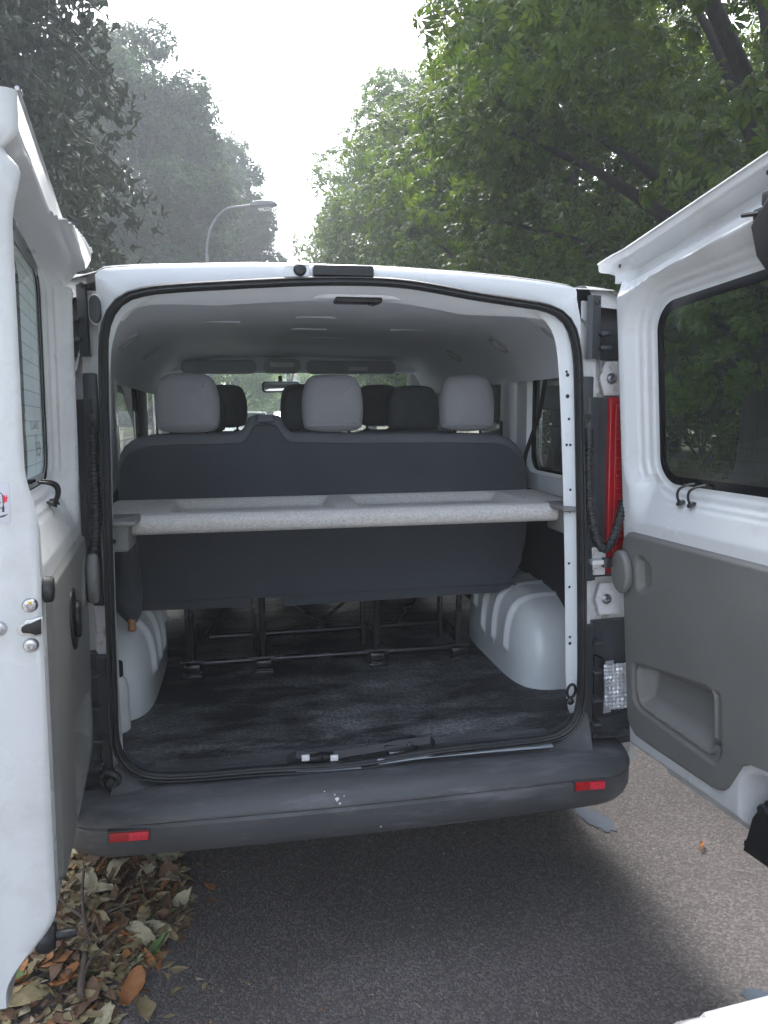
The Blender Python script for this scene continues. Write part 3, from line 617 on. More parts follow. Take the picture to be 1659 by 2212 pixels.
dl = MB().puff([(a, b) for a, b in rrect(-.13, .13, -.045, .05, .04, 8)], 0, -.02, .008, lambda a, b, t: Vector((-.005+a, .135+b, 1.874+t))).build('dome_lamp', M['liner'], van)
MB().box((-.005, .115, 1.852), (.13, .055, .014), .004).build('lamp_lens', M['black'], dl)
MB().lathe((.035, .112, 1.845), [(.012, 0), (.010, .003)], 14, Vector((0, -.3, -1)).normalized()).build('lamp_button', M['blackmetal'], dl)
for (x, y) in ((-.06, .75), (-.05, 1.15), (.06, 1.5), (.35, 1.1), (-.40, .9)):
    MB().tube([(x+.07*math.cos(a), y+.02*math.sin(a), 1.8795 if abs(x) < .2 else 1.876) for a in np.linspace(math.pi, 2*math.pi, 12)], .0035, 6).build('liner_handle_recess', M['liner'], van)
for sg in (1, -1):
    for y in (.42, .95, 1.6):
        x = .70 if sg > 0 else -.74
        v = MB().lathe((x, y, 1.815), [(.055, 0), (.05, .012), (.036, .014), (.03, .004), (.005, .004)], 22, Vector((-.75*sg, 0, -1)).normalized()).build('air_vent', M['visor'], van)
# front of the cabin: windscreen, pillars, dash, visors, mirror
wsb, wst = (-.80, .76), (-.70, .66)
g = MB().add([(wsb[0], 3.25, 1.12), (wsb[1], 3.25, 1.12), (wst[1], 2.46, 1.845), (wst[0], 2.46, 1.845)], [(0, 1, 2, 3)]).build('windscreen', M['glass'], van, 0)
for sg in (1, -1):
    X = (lambda x: x) if sg > 0 else (lambda x: 2*XC-x)
    MB().tube([(X(.80), 3.25, 1.10), (X(.71), 2.48, 1.84), (X(.70), 2.2, 1.86)], .05, 10).build('windscreen_pillar', M['visor'], van)
    MB().box((X(.93), 2.75, 1.22), (.10, .12, .22), .03).build('wing_mirror', M['black'], van)
MB().box((XC, 2.95, 1.0), (1.62, .5, .25), .08).build('dashboard', M['intdark'], van)
MB().box((XC, 3.02, .75), (1.6, .3, .4), .03).build('bulkhead', M['intdark'], van)
MB().tube([(-.43+.19*math.cos(a), 2.66-.06*math.sin(a), 1.12+.18*math.sin(a)) for a in np.linspace(0, 2*math.pi, 30, endpoint=False)], .014, 8, True).build('steering_wheel', M['black'], van)
hd = MB().box((XC, 2.385, 1.818), (1.42, .10, .11), .02).build('windscreen_header', M['liner'], van)
for (x0, x1) in ((-.655, -.25), (.03, .54)):
    vz = MB().puff(rrect(x0, x1, 1.752, 1.828, .03, 6), 2.28, 2.31, .012, lambda a, b, t: Vector((a, t+(b-1.75)*.3, b))).build('sun_visor', M['visor'], van)
    if x0 > 0: MB().box((.32, 2.277, 1.78), (.11, .004, .022), .001).build('visor_label', M['milk'], vz)
cl = MB().puff(rrect(-.21, -.01, 1.755, 1.835, .03, 6), 2.25, 2.33, .015, lambda a, b, t: Vector((a, t, b))).build('front_dome_lamp', M['visor'], van)
MB().box((-.11, 2.247, 1.80), (.13, .01, .024), .004).build('lamp_lens', M['milk'], cl)
mr_ = MB().puff(rrect(-.215, .005, 1.655, 1.72, .02, 6), 2.52, 2.56, .008, lambda a, b, t: Vector((a, t, b))).build('rear_view_mirror', M['black'], van)
MB().puff(rrect(-.207, -.003, 1.662, 1.713, .016, 6), 2.519, 2.515, .001, lambda a, b, t: Vector((a, t+(b-1.69)*.1, b))).build('mirror_glass', M['mirror'], mr_)
MB().tube([(-.105, 2.57, 1.70), (-.105, 2.60, 1.75)], .012, 8).build('stalk', M['black'], mr_)
for sg in (1, -1):   # short bonnet seen from the side only
    pass
MB().add(*strip([[(x*.93+XC, 3.24, 1.13-.03*abs(x)) for x in np.linspace(-.98, .98, 14)], [(x*.92+XC, 3.7, 1.06-.04*abs(x)) for x in np.linspace(-.98, .98, 14)], [(x*.86+XC, 4.25, .92-.06*abs(x)) for x in np.linspace(-.98, .98, 14)], [(x*.84+XC, 4.36, .70) for x in np.linspace(-.98, .98, 14)], [(x*.84+XC, 4.38, .35) for x in np.linspace(-.98, .98, 14)]])).build('bonnet', M['white'], van, 35)

# ------------------------------------------------------------------ seats
def headrest(parent, c, w, h, d, mt, tilt=0.):
    x, y, z = c
    poly = smooth_poly([(-w*.44, -h*.5), (w*.44, -h*.5), (w*.5, -h*.30), (w*.5, h*.12), (w*.42, h*.42), (w*.25, h*.5), (-w*.25, h*.5), (-w*.42, h*.42), (-w*.5, h*.12), (-w*.5, -h*.30)], 2)
    b = MB().puff([(x+a, z+q) for a, q in poly], y-d/2, y+d/2, d*.42, lambda a, q, t: Vector((a, t+(q-z)*tilt, q)), 6, .012)
    o = b.build('headrest', mt, parent, 80)
    MB().tube([(x+a, y-d/2+.004+.03*max(0, abs(a)/(w*.45)-.7)-h*.38*tilt, z-h*.38) for a in np.linspace(-w*.42, w*.42, 14)], .0028, 6).build('seam', mt, o)
    for s in (-1, 1):
        MB().cyl((x+s*w*.27, y, z-h*.5-.06), (x+s*w*.27, y, z-h*.3), .006).lathe((x+s*w*.27, y, z-h*.5-.022), [(.021, 0), (.021, .008), (.010, .013)], 16).build('headrest_post', M['black'], o)
    return o
def bench():
    be = [(-.762, .91), (-.765, 1.15), (-.762, 1.36), (-.748, 1.42), (-.70, 1.462), (-.62, 1.474), (-.355, 1.474), (-.330, 1.484), (-.312, 1.52), (-.298, 1.538), (-.205, 1.538), (-.19, 1.52), (-.172, 1.484), (-.150, 1.472), (.58, 1.462), (.655, 1.45), (.705, 1.41), (.733, 1.34), (.738, 1.15), (.71, .905), (.60, .895), (-.62, .895)]
    seat = smooth_poly(be, 1)
    root = MB().puff(seat, .69, .83, .03, lambda a, b, t: Vector((a, t+(b-.9)*.03, b)), 4).build('rear_bench', M['fabroll'], van, 60)
    def inset(x): return XC+(x-XC)*.985
    pn = [(-.758, .89), (-.762, 1.15), (-.757, 1.34), (-.742, 1.39), (-.70, 1.425), (-.62, 1.438), (-.345, 1.438), (-.318, 1.452), (-.297, 1.49), (-.285, 1.504), (-.218, 1.504), (-.205, 1.49), (-.184, 1.452), (-.155, 1.437), (.58, 1.430), (.645, 1.418), (.69, 1.38), (.722, 1.31), (.73, 1.15), (.712, 1.00), (.66, .895), (.60, .885), (-.62, .885)]
    MB().puff(smooth_poly(pn, 1), .672, .70, .010, lambda a, b, t: Vector((a, t+(b-.9)*.03, b)), 3).build('back_cover', M['fabdark'], root, 60)
    # lower skirt of the cover with the notch
    sk = [(-.745, .90), (-.735, .858), (-.36, .850), (-.345, .842), (-.33, .852), (-.325, .882), (-.215, .882), (-.205, .852), (-.19, .846), (.60, .856), (.655, .872), (.70, .91)]
    MB().puff(sk, .676, .70, .006, lambda a, b, t: Vector((a, t, b))).build('cover_skirt', M['fabdark'], root, 60)
    MB().tube([(a, .668, .888+.0*a) for a in np.linspace(-.74, .68, 12)], .003, 6).build('seam', M['fabdark'], root)
    MB().box((XC, 1.02, .905), (1.42, .55, .09), .04).build('seat_cushion', M['fabmid'], root)
    for px in (405, 718, 1008):
        p = at(px, 871, 'y', .755); headrest(root, (p[0], .755, p[2]), .222 if px < 800 else .205, .208, .115, M['fabgrey'], .06)
    MB().puff(rrect(-.28, -.222, 1.512, 1.538, .008, 4), .66, .80, .01, lambda a, b, t: Vector((a*1.0, t, b))).build('belt_guide', M['fabroll'], root)
    rear_x = (-.545, -.28, .163, .495); P = [at(px, py, 'y', .84) for px, py in ((419, 1440), (573, 1432), (819, 1415), (985, 1404))]
    for x in rear_x: MB().tube([(x, .84, .60), (x, .80, .87)], .0125, 12).build('upright_tube', M['blackmetal'], root)
    fr2 = MB().tube([(-.56, .838, .600), (.52, .838, .600)], .0115, 12)
    fr2.tube([(-.50, 1.17, .60), (.50, 1.19, .60)], .0115, 12)
    fr2.build('cross_tube', M['blackmetal'], root)
    br = MB()
    for x0, x1, z0, z1 in ((-.36, -.52, .84, .59), (-.22, .0, .83, .62), (.16, -.05, .85, .62), (.42, .30, .84, .62)):
        a, b = Vector((x0, 1.0, z0)), Vector((x1, 1.16, z1)); d = b-a; rot = d.to_track_quat('Y', 'Z').to_matrix(); br.box((a+b)/2, (.05, d.length, .008), .002, rot)
    for x in rear_x: br.box((x-.03, 1.0, .72), (.012, .05, .26), .003); br.box((x, 1.0, .64), (.012, .34, .045), .003)
    br.build('brace', M['blackmetal'], root)
    for x in rear_x:
        ft = MB().box((x, .835, .590), (.06, .07, .03), .006).box((x, .80, .567), (.075, .05, .012), .003)
        ft.tube([(x-.03, .795, .575), (x-.03, .772, .58), (x+.03, .772, .58), (x+.03, .795, .575)], .0045, 8).cyl((x-.045, .825, .61), (x+.045, .825, .61), .006)
        ft.build('floor_clamp', M['blackmetal'], root, 35)
    return root
bench()
def seat(x, y, w, mt, name, hz=1.575, hh=.20, top=1.46):
    r = MB().puff(smooth_poly([(x-w/2, .92), (x-w/2, top-.08), (x-w/2+.06, top), (x+w/2-.06, top), (x+w/2, top-.08), (x+w/2, .92)], 2), y-.06, y+.09, .05, lambda a, b, t: Vector((a, t+(1.3-b)*.12*-1, b)), 4).build(name, mt, van, 70)
    MB().box((x, y+.25, .93), (w, .50, .13), .045).build('seat_cushion', mt, r)
    headrest(r, (x, y+.06, hz), .25, hh, .11, mt, .05)
    return r
seat(-.53, 1.5, .46, M['fabmid'], 'middle_seat', 1.55); seat(-.02, 1.5, .46, M['fabmid'], 'middle_seat', 1.55); seat(.475, 1.5, .44, M['fabmid'], 'middle_seat', 1.555, .22)
for x in (-.43, .0, .43): seat(x, 2.2, .42, M['fabmid'], 'front_seat', 1.575 if x else 1.565, .235 if x else .26, 1.44)
for x, w in ((-.47, .36), (.2, .62)):
    bx = MB().box((x, 2.36, .70), (w, .36, .30), .01).build('seat_box', M['tan'], van)
    MB().box((x, 2.175, .83), (w*.9, .012, .03), .003).build('vent_grille', M['black'], bx)
# seat belts at the right window
MB().add(*strip([[(.785, .60, 1.80), (.777, .70, 1.52), (.768, .80, 1.38), (.76, .84, 1.25)], [(.785, .645, 1.80), (.777, .745, 1.52), (.768, .845, 1.38), (.76, .885, 1.25)]])).build('seat_belt', M['black'], van, 0)
MB().add(*strip([[(.785, 1.16, 1.80), (.775, 1.12, 1.5), (.77, 1.10, 1.2)], [(.785, 1.205, 1.80), (.775, 1.165, 1.5), (.77, 1.145, 1.2)]])).build('seat_belt', M['black'], van, 0)
# ------------------------------------------------------------------ rear doors
def sst(x, a, b):
    t = np.clip((x-a)/(b-a), 0, 1); return t*t*(3-2*t)
def sd_rrect(u, v, x0, x1, y0, y1, r):
    cx, cy, hx_, hy = (x0+x1)/2, (y0+y1)/2, (x1-x0)/2-r, (y1-y0)/2-r
    dx, dy = np.abs(u-cx)-hx_, np.abs(v-cy)-hy
    return np.hypot(np.maximum(dx, 0), np.maximum(dy, 0))+np.minimum(np.maximum(dx, dy), 0)-r
def make_door(sg):
    if sg > 0:
        A, U, Vv, N = np.array([.809, .03, .5]), np.array([.111, -.9938, 0]), np.array([-.0767, -.0086, .997]), np.array([.9909, .1106, .0772])
    else:
        A, U, Vv, N = np.array([-.754, .0, .55]), np.array([.10, -.995, 0]), np.array([.0205, .0017, .9998]), np.array([-.9948, -.0998, .0206])
    def pos(u, v, w): return A+U*u+Vv*v+N*w
    Wd = .675
    GX0, GX1, GY0, GR = .118, .605, .845, .075
    def gtop(u): return 1.318+.075*u
    def vtop(u): return (1.478+.185*u) if sg > 0 else (1.40+.155*u)
    def glass_sd(u, v): return sd_rrect(u, v-(gtop(u)-1.345), GX0, GX1, GY0-.0, 1.345, GR) if False else sd_rrect(u, GY0+(v-GY0)*(1.345-GY0)/(gtop(u)-GY0), GX0, GX1, GY0, 1.345, GR)
    def h(u, v):
        sd = glass_sd(u, v)
        prof = np.interp(sd, [-.1, .012, .018, .034, .039, .052, .057, .083, .094], [.060, .056, .050, .047, .038, .034, .027, .005, .0])
        below = np.interp(v, [.70, .735, .80, GY0], [0, .004, .034, .052])         # sloping ledge under the window
        inx = sst(u, .045, .11)*(1-sst(u, .60, .655))
        w = np.where(v < GY0+.02, np.maximum(np.minimum(prof, .056)*(v > .69), below*inx), prof)
        vt = vtop(u)-v                                                              # distance under the top flange
        ct = .012 if sg > 0 else -.045
        chan = np.interp(vt, [0, .022, .035, .050, .075, .085, .098, .12], [ct, ct+.002, ct+.022, .050+ct*.6, .046, .030, .022, .0])
        w = np.where(v > 1.30, np.where(vt < .06, chan*sst(u, -.02, .05), np.maximum(w, chan*sst(u, -.02, .05))) if sg > 0 else np.interp(vt, [0, .02, .045, .05, .085, .092, .12], [-.045, -.043, -.030, -.012, .016, .026, .0])*sst(vt, -.1, .0)+w*sst(vt, .03, .13), w)
        w = np.where((v > 1.40), np.maximum(w, .0), w)
        w = w+.05*(1-sst(u, .0, .018))*((v < 1.40) if sg > 0 else (1-sst(v, 1.15, 1.30)))                                   # rolled hinge edge
        w = w+.085*(1-sst(v, -.03, .045 if sg > 0 else .12))                                           # turned under at the bottom
        # pocket of the lower latch in the closing corner
        cs = sd_rrect(u, v, .50, .80, -.2, .165, .06); w = np.maximum(w, .075*(1-sst(cs, -.02, .035))) if sg > 0 else w
        return w
    def u0(v): return -.065*sst(v, 1.42, 1.462) if sg > 0 else -.02*sst(v, 1.2, 1.4)
    # inner skin grid
    nu, nv = 210, 360
    tt = np.linspace(0, 1, nu); ss = np.linspace(0, 1, nv); G = np.zeros((nv, nu, 3)); UV = np.zeros((nv, nu, 2))
    for j, s in enumerate(ss):
        vguess = -.05+s*1.53
        uu = u0(vguess)+tt*(Wd-u0(vguess)); vt = vtop(uu); v = -.05+s*(vt+.05)
        # round the hinge side lower corner
        lift = np.clip((.10-uu)/.10, 0, 1)**2*.10*(1-s); v = v+lift
        UV[j, :, 0] = uu; UV[j, :, 1] = v
    Hh = h(UV[..., 0], UV[..., 1])
    panel_zone = (UV[..., 0] > .03) & (UV[..., 0] < .60) & (UV[..., 1] > .12) & (UV[..., 1] < .66) & ~((UV[..., 0] > .42) & (UV[..., 1] < .25))
    for _ in range(3):                                    # pull the grid onto the window outline
        s0 = glass_sd(UV[..., 0], UV[..., 1]); e_ = 1e-4
        gx = (glass_sd(UV[..., 0]+e_, UV[..., 1])-s0)/e_; gy = (glass_sd(UV[..., 0], UV[..., 1]+e_)-s0)/e_
        mk_ = ((s0 < .0005) & (s0 > -.0062))[..., None]
        UV = np.where(mk_, UV-np.stack([gx, gy], 2)*s0[..., None], UV)
    Hh = h(UV[..., 0], UV[..., 1])
    Hs = np.where(panel_zone, .082, Hh)
    G = A+U*UV[..., :1]+Vv*UV[..., 1:]+N*Hs[..., None]
    SDg = glass_sd(UV[..., 0], UV[..., 1]); V = G.reshape(-1, 3); F = []
    for j in range(nv-1):
        for i in range(nu-1):
            if min(SDg[j, i], SDg[j, i+1], SDg[j+1, i], SDg[j+1, i+1]) < -.0015: continue
            F.append((j*nu+i, j*nu+i+1, (j+1)*nu+i+1, (j+1)*nu+i))
    lab = 'right rear door swung open, grey lined, with black lower latch' if sg > 0 else 'left rear door swung open edge on, with lock hole and warning sticker'
    b = MB().add(V, F)
    door = b.build('rear_door', M['white'], van, 50); door['label'] = lab
    # edge walls (closing edge, hinge edge, top, bottom) to the outer skin
    OW = .108
    def edge_strip(pts, steps):
        rows = [[pos(u, v, w+(OW-w)*q) for (u, v, w) in pts] for q in steps]
        return strip(rows)
    ew = MB()
    close = [(UV[j, -1, 0], UV[j, -1, 1], Hs[j, -1]) for j in range(0, nv, 2)]
    rows = []
    for q, du in ((0, 0), (.04, .006), (.12, .010), (.5, .010), (.86, .010), (.92, .004), (.93, .004), (.94, .020), (1., .020)):
        rows.append([pos(u+du, v, w+(OW-w)*q) for u, v, w in close])
    ew.add(*strip(rows))
    for idx in (0,):
        hin = [(UV[j, idx, 0], UV[j, idx, 1], Hs[j, idx]) for j in range(0, nv, 3)]; ew.add(*edge_strip(hin, (0, .5, 1)))
    ew.add(*edge_strip([(UV[-1, i, 0], UV[-1, i, 1], Hs[-1, i]) for i in range(0, nu, 3)], (0, .04, 1)))
    ew.add(*edge_strip([(UV[0, i, 0], UV[0, i, 1]-.0, Hs[0, i]) for i in range(0, nu, 3)], (0, .5, 1)))
    ew.build('door_edge', M['white'], door, 40)
    # rolled flange rim along the top and the bottom
    MB().tube([pos(UV[-1, i, 0], UV[-1, i, 1], Hs[-1, i]) for i in range(0, nu, 6)]+[pos(UV[-1, -1, 0], UV[-1, -1, 1], Hs[-1, -1])], .0035, 8).build('flange_rim', M['white'], door)
    # outer skin with the window hole
    ow = MB(); GH = [(u, GY0+(v-GY0)*(gtop(u)-GY0)/(1.345-GY0)) for u, v in rrect(GX0-.045, GX1+.03, GY0-.03, 1.375, GR, 8)]
    cx, cy = .36, 1.09; O = []
    for u, v in GH:
        d = np.array([u-cx, v-cy]); t = 1e9
        for dd, lo, hi, c in ((d[0], -.02, Wd+.02, cx), (d[1], .70, 1.50, cy)):
            if dd > 1e-6: t = min(t, (hi-c)/dd)
            if dd < -1e-6: t = min(t, (lo-c)/dd)
        O.append([cx+d[0]*t, cy+d[1]*t])
    for q in ((-.02, .70), (Wd+.02, .70), (Wd+.02, 1.50), (-.02, 1.50)):
        k = min(range(len(O)), key=lambda i: (O[i][0]-q[0])**2+(O[i][1]-q[1])**2); O[k] = list(q)
    O = [(u, vtop(u)-.004 if v > 1.49 else min(v, vtop(u)-.006)) for u, v in O]
    ow.add(*strip([[pos(u, v, OW) for u, v in O], [pos(u, v, OW) for u, v in GH], [pos(.36+(u-.36)*.985, 1.09+(v-1.09)*.985, .072) for u, v in GH]], True))
    ow.add(*strip([[pos(u, v, OW+.012*math.sin(math.pi*(v+.03)/.73)) for u in np.linspace(-.02, Wd+.02, 8)] for v in np.linspace(-.045, .70, 10)]))
    ow.build('outer_skin', M['white'], door, 40)
    # glass with black border, heater wires
    gl = [(u, GY0+(v-GY0)*(gtop(u)-GY0)/(1.345-GY0)) for u, v in rrect(GX0-.045, GX1+.028, GY0-.028, 1.373, GR, 8)]
    gi = [(u, GY0+(v-GY0)*(gtop(u)-GY0)/(1.345-GY0)) for u, v in rrect(GX0+.021, GX1-.021, GY0+.022, 1.322, GR*.72, 8)]
    pane = MB().add([pos(u, v, .062) for u, v in gl], [tuple(range(len(gl)))]).build('window_pane', M['glassdark'] if sg > 0 else M['glassleft'], door, 0)
    MB().add(*strip([[pos(u, v, .0655) for u, v in gl], [pos(u, v, .0585) for u, v in gl], [pos(u, v, .0585) for u, v in gi], [pos(u, v, .0615) for u, v in gi]], True)).build('window_border', M['frit'], door, 30)
    hw = MB()
    for k in range(14):
        f = (k+.7)/14.4; pts = []
        for u in np.linspace(GX0+.028, GX1-.028, 8):
            v = GY0+.025+f*(gtop(u)-GY0-.05); pts.append(pos(u, v, .0608))
        hw.tube(pts, .0003, 4)
    hw.build('heater_grid', M['wire'], door, 0)
    # grey lining with pocket, grip and cap
    LB = .073 if sg > 0 else .125
    mu, mv = 130, 170; ss = np.linspace(0, 1, mv)**1.0; V = []; wv = []
    ks_v = [.073, .085, .105, .185, .205, .222, .7]; ks_u = [.375, .42, .440, .486, .52, .635, .635]
    for s in ss:
        v = LB+(.704-LB)*s
        e = math.sqrt(max(0, 1-(1-min(1, (v-LB)/.06))**2)); e2 = math.sqrt(max(0, 1-(1-min(1, (.704-v)/.06))**2))
        ul = .012+.075*(1-e)*1.2+.055*(1-e2); ur = (np.interp(v, ks_v, ks_u) if sg > 0 else np.interp(v, [.125, .15, .7], [.60, .635, .635]))-.045*(1-e2)
        V.append([(ul+(ur-ul)*t, v) for t in np.linspace(0, 1, mu)])
    V = np.array(V); uu, vv = V[..., 0], V[..., 1]
    T = np.linspace(0, 1, mu)[None, :]; ed = np.minimum(np.minimum(uu-uu[:, :1], uu[:, -1:]-uu), np.minimum(vv-LB, .704-vv))
    w = .010*(1-sst(ed, 0, .012))-.010
    tl_ = .321+(uu-.07)*.127; bl_ = .183-(uu-.07)*.067
    vm = (vv-bl_)/(tl_-bl_); sdp = sd_rrect(uu, .17+.16*vm, .070, .405, .17, .33, .035)
    pocket = .062*(1-sst(sdp, -.040, -.006)*1.0); pocket = np.where(sdp < .0, .062*(1-sst(sdp, -.045, -.002)), 0)
    pocket = pocket*np.clip(1.0-.55*(1-vm), .25, 1)
    w = w+pocket
    rim = sd_rrect(uu, .17+.16*vm, .045, .430, .148, .345, .05); w = w+.008*(1-sst(rim, -.016, -.006))*(sdp > -.004)*((vm < .93) | (uu < .07))
    moon = np.hypot((uu-.105)/.055, (vv-.590)/.058)-1; w = w+.022*(1-sst(moon, -.45, 0))*sst(uu, .085, .10)
    P = A+U*uu[..., None]+Vv*vv[..., None]+N*w[..., None]; Fq = [(j*mu+i, j*mu+i+1, (j+1)*mu+i+1, (j+1)*mu+i) for j in range(mv-1) for i in range(mu-1)]
    pb = MB().add(P.reshape(-1, 3), Fq)
    ring = [(0, i) for i in range(mu)]+[(j, mu-1) for j in range(1, mv)]+[(mv-1, i) for i in range(mu-2, -1, -1)]+[(j, 0) for j in range(mv-2, 0, -1)]
    pb.add(*strip([[P[j, i] for j, i in ring], [P[j, i]+N*.02 for j, i in ring]], True))
    pb.build('door_lining', M['panel'], door, 50)
    # cap over the check arm (half disc)
    cp = []
    for a in np.linspace(0, 2*math.pi, 36, endpoint=False):
        cu, cv = .040*math.cos(a), .064*math.sin(a); cp.append((.040+(cu if cu > 0 else cu*1.05), .585+cv))
    MB().puff(cp, -.012, -.038, .010, lambda a, b, t: Vector(pos(a, b, t)), 4).lathe(Vector(pos(.025, .58, -.0375)), [(.005, 0), (.004, .001)], 10, Vector(-N)).build('check_arm_cap', M['panel'], door, 50)
    # two heater wires under the window
    for du in (0, .042):
        a, b_ = pos(.232+du, .80, .030), pos(.258+du, .850, .052)
        pts = [pos(.232+du, .805, .028), pos(.232+du, .822, .020), pos(.238+du, .842, .020), pos(.250+du, .852, .032), pos(.262+du, .855, .052)]
        wr = MB().tube(smooth_poly(pts, 2, False), .0035, 8); wr.lathe(Vector(pos(.232+du, .803, .032)), [(.013, 0), (.011, .004), (.005, .008)], 14, Vector(Vv*.8-N*.4).normalized()).build('heater_cable', M['black'], door)
    # latches on the closing corner: top and bottom
    for (uc, vc, top_) in (((.578, .048, 0), (.625, 1.475, 1)) if sg > 0 else ()):
        L = MB()
        if top_:
            L.puff([(uc-.10, vc-.035), (uc-.085, vc-.10), (uc-.03, vc-.17), (uc+.07, vc-.17), (uc+.07, vc+.07), (uc+.02, vc+.03), (uc-.03, vc+.035)], .06, -.012, .006, lambda a, b, t: Vector(pos(a, b, t)))
            for du, dv in ((-.09, .0), (-.065, .03), (-.03, .045), (.01, .06), (.04, .085)): L.box(Vector(pos(uc+du, vc+dv-.015, .01)), (.02, .035, .03), .004)
            L.tube([pos(uc-.085, vc-.012, .0), pos(uc-.13, vc-.006, -.004)], .005, 8)
        else:
            L.puff([(uc-.09, vc-.085), (uc-.06, vc+.02), (uc-.02, vc+.085), (uc+.03, vc+.10), (uc+.06, vc+.05), (uc+.06, vc-.08)], .07, -.006, .006, lambda a, b, t: Vector(pos(a, b, t)))
            for du, dv, sz in ((-.105, -.098, .03), (-.06, -.102, .05), (.0, -.10, .06)): L.box(Vector(pos(uc+du+.03, vc+dv+.03, .01)), (.03, sz, .022), .006)
            L.lathe(Vector(pos(uc-.02, vc+.06, -.006)), [(.016, 0), (.014, .008)], 14, Vector(-N)).lathe(Vector(pos(uc+.01, vc-.03, -.006)), [(.012, 0), (.010, .012)], 12, Vector(-N))
        L.build('door_latch', M['black'], door, 40)
    for (a, v_) in ((.02, 1.455), (.55, 1.55)):
        MB().lathe(Vector(pos(a, v_-.008, .0125)), [(.006, 0), (.005, .001)], 10, Vector(-N)).build('drain_hole', M['black'], door)
    return door, pos, Wd, U, Vv, N
rd, posR, WR, _a, _b, _c = make_door(1)
ld, posL, WL, UL, VL, NL = make_door(-1)
# closing edge of the left door: lock hole, screws, rubber stop, sticker, bolt rod
def edgeL(v, w, out=0.): return Vector(posL(WL+.010+out, v, w))
eu = Vector(UL)
def onedge(px, py):
    d = ray(px, py); n = np.array(eu); P0 = np.array(edgeL(.7, .05)); X = CAM+d*(((P0-CAM)@n)/(d@n)); return X
def edge_poly(pxs, t0, t1, name, mt, parent, r=.001):
    Q = [onedge(*p) for p in pxs]; cen = sum(Q)/len(Q); ax = np.array([-1., 0, 0]); ax -= np.array(eu)*(ax@np.array(eu)); ax /= np.linalg.norm(ax); az = np.array([0, 0, 1.])
    pts = [((q-cen)@ax, (q-cen)@az) for q in Q]
    return MB().puff(pts, t0, t1, r, lambda a, b, t: Vector(cen+ax*a+az*b+np.array(eu)*t)).build(name, mt, parent, 40)
lockplate = edge_poly([(93,1330),(82,1333),(68,1338),(58,1338),(52,1345),(41,1350),(37,1358),(39,1367),(46,1372),(62,1373),(76,1376),(92,1372)], .0, .003, 'lock_plate', M['steel'], ld)
edge_poly([(90,1335),(80,1339),(68,1345),(56,1348),(48,1353),(46,1360),(50,1366),(66,1367),(78,1371),(90,1368)], .003, .0042, 'lock_hole', M['black'], ld)
for (a, b) in ((65, 1307), (67, 1393), (-2, 1357)):
    q = Vector(onedge(a, b)); scw = MB().lathe(q, [(.0125, -.002), (.0125, .003), (.010, .007), (.005, .008), (.004, .005)], 18, eu).build('lock_screw', M['steel'], ld, 40)
MB().box(Vector(onedge(65, 1300))+eu*.006, (.008, .004, .005), .001).build('paint_mark', mat('yellow_paint_mark', (.7, .45, .04), .5), ld)
MB().lathe(Vector(posL(WL-.028, .700, .0)), [(.012, -.01), (.020, .0), (.023, .002), (.023, .012), (.020, .016), (.004, .018)], 24, Vector(-NL)).build('rubber_stop', M['rubber'], ld, 35)
bq = Vector(posL(WL-.018, .055, .012)); MB().lathe(bq, [(.012, -.03), (.026, -.02), (.028, -.004), (.022, .006), (.009, .008), (.008, .040), (.006, .043)], 20, Vector(-NL)).build('latch_rod', M['black'], ld, 40)
stk = edge_poly([(-40,1042),(17,1042),(20,1048),(23,1125),(20,1131),(-40,1132)], .0, .0012, 'warning_sticker', M['sticker'], ld, .0003)
def prt(pts, mt): edge_poly(pts, .0012, .0016, 'print', mt, ld, 0.)
prt([(7,1070),(10,1069),(12,1074),(15,1066),(15,1073),(18,1075),(15,1079),(17,1084),(13,1083),(10,1088),(8,1083)], M['redprint'])
for s_ in ([(-15,1064),(3,1064),(3,1066),(-15,1066)], [(3,1064),(7,1070),(9,1100),(7,1101),(5,1071),(3,1067)], [(-15,1092),(5,1097),(5,1099),(-15,1094)], [(5,1093),(10,1094),(10,1106),(5,1106)], [(-15,1083),(2,1084),(2,1087),(-15,1086)]): prt(s_, M['print'])
for k in range(4): prt([(-5+2*k,1119-1.5*k),(12+2*k,1114-1.5*k),(12+2*k,1115-1.5*k),(-5+2*k,1120-1.5*k)], M['print'])
# recessed black handle in the left door lining
hp = [(a, b) for a, b in smooth_poly([(.30, .50), (.30, .60), (.33, .635), (.385, .63), (.405, .59), (.39, .53), (.345, .49)], 2)]
lh = MB().puff(hp, -.003, -.015, .004, lambda a, b, t: Vector(posL(a, b, t))).build('handle_recess', M['black'], ld)
MB().puff([(a*.55+.155, b*.6+.225) for a, b in hp], -.014, -.026, .006, lambda a, b, t: Vector(posL(a, b, t))).build('handle', M['black'], lh)
# letters on the outside of the left pane, read in mirror from inside
def letters(txt, u, v, size, name):
    cu = bpy.data.curves.new(name, 'FONT'); cu.body = txt; cu.size = size; cu.extrude = .0002
    o = bpy.data.objects.new(name, cu); C.objects.link(o); o.parent = ld
    xa, za, nn = UL, VL, NL
    # outside reading direction runs towards the hinge side of the picture
    p = posL(u, v, .064); bpy.context.view_layer.update(); o.matrix_world = Matrix(((xa[0], za[0], nn[0], p[0]), (xa[1], za[1], nn[1], p[1]), (xa[2], za[2], nn[2], p[2]), (0, 0, 0, 1)))
    me = bpy.data.meshes.new_from_object(o); mw = o.matrix_world.copy(); bpy.data.objects.remove(o); me.materials.clear(); me.materials.append(M['letter'])
    o2 = bpy.data.objects.new(name, me); C.objects.link(o2); o2.parent = ld; o2.matrix_basis = mw; return o2
lett = letters('elf', .17, .905, .072, 'sticker_lettering'); letters('RENAULT', .185, .965, .026, 'sticker_lettering')
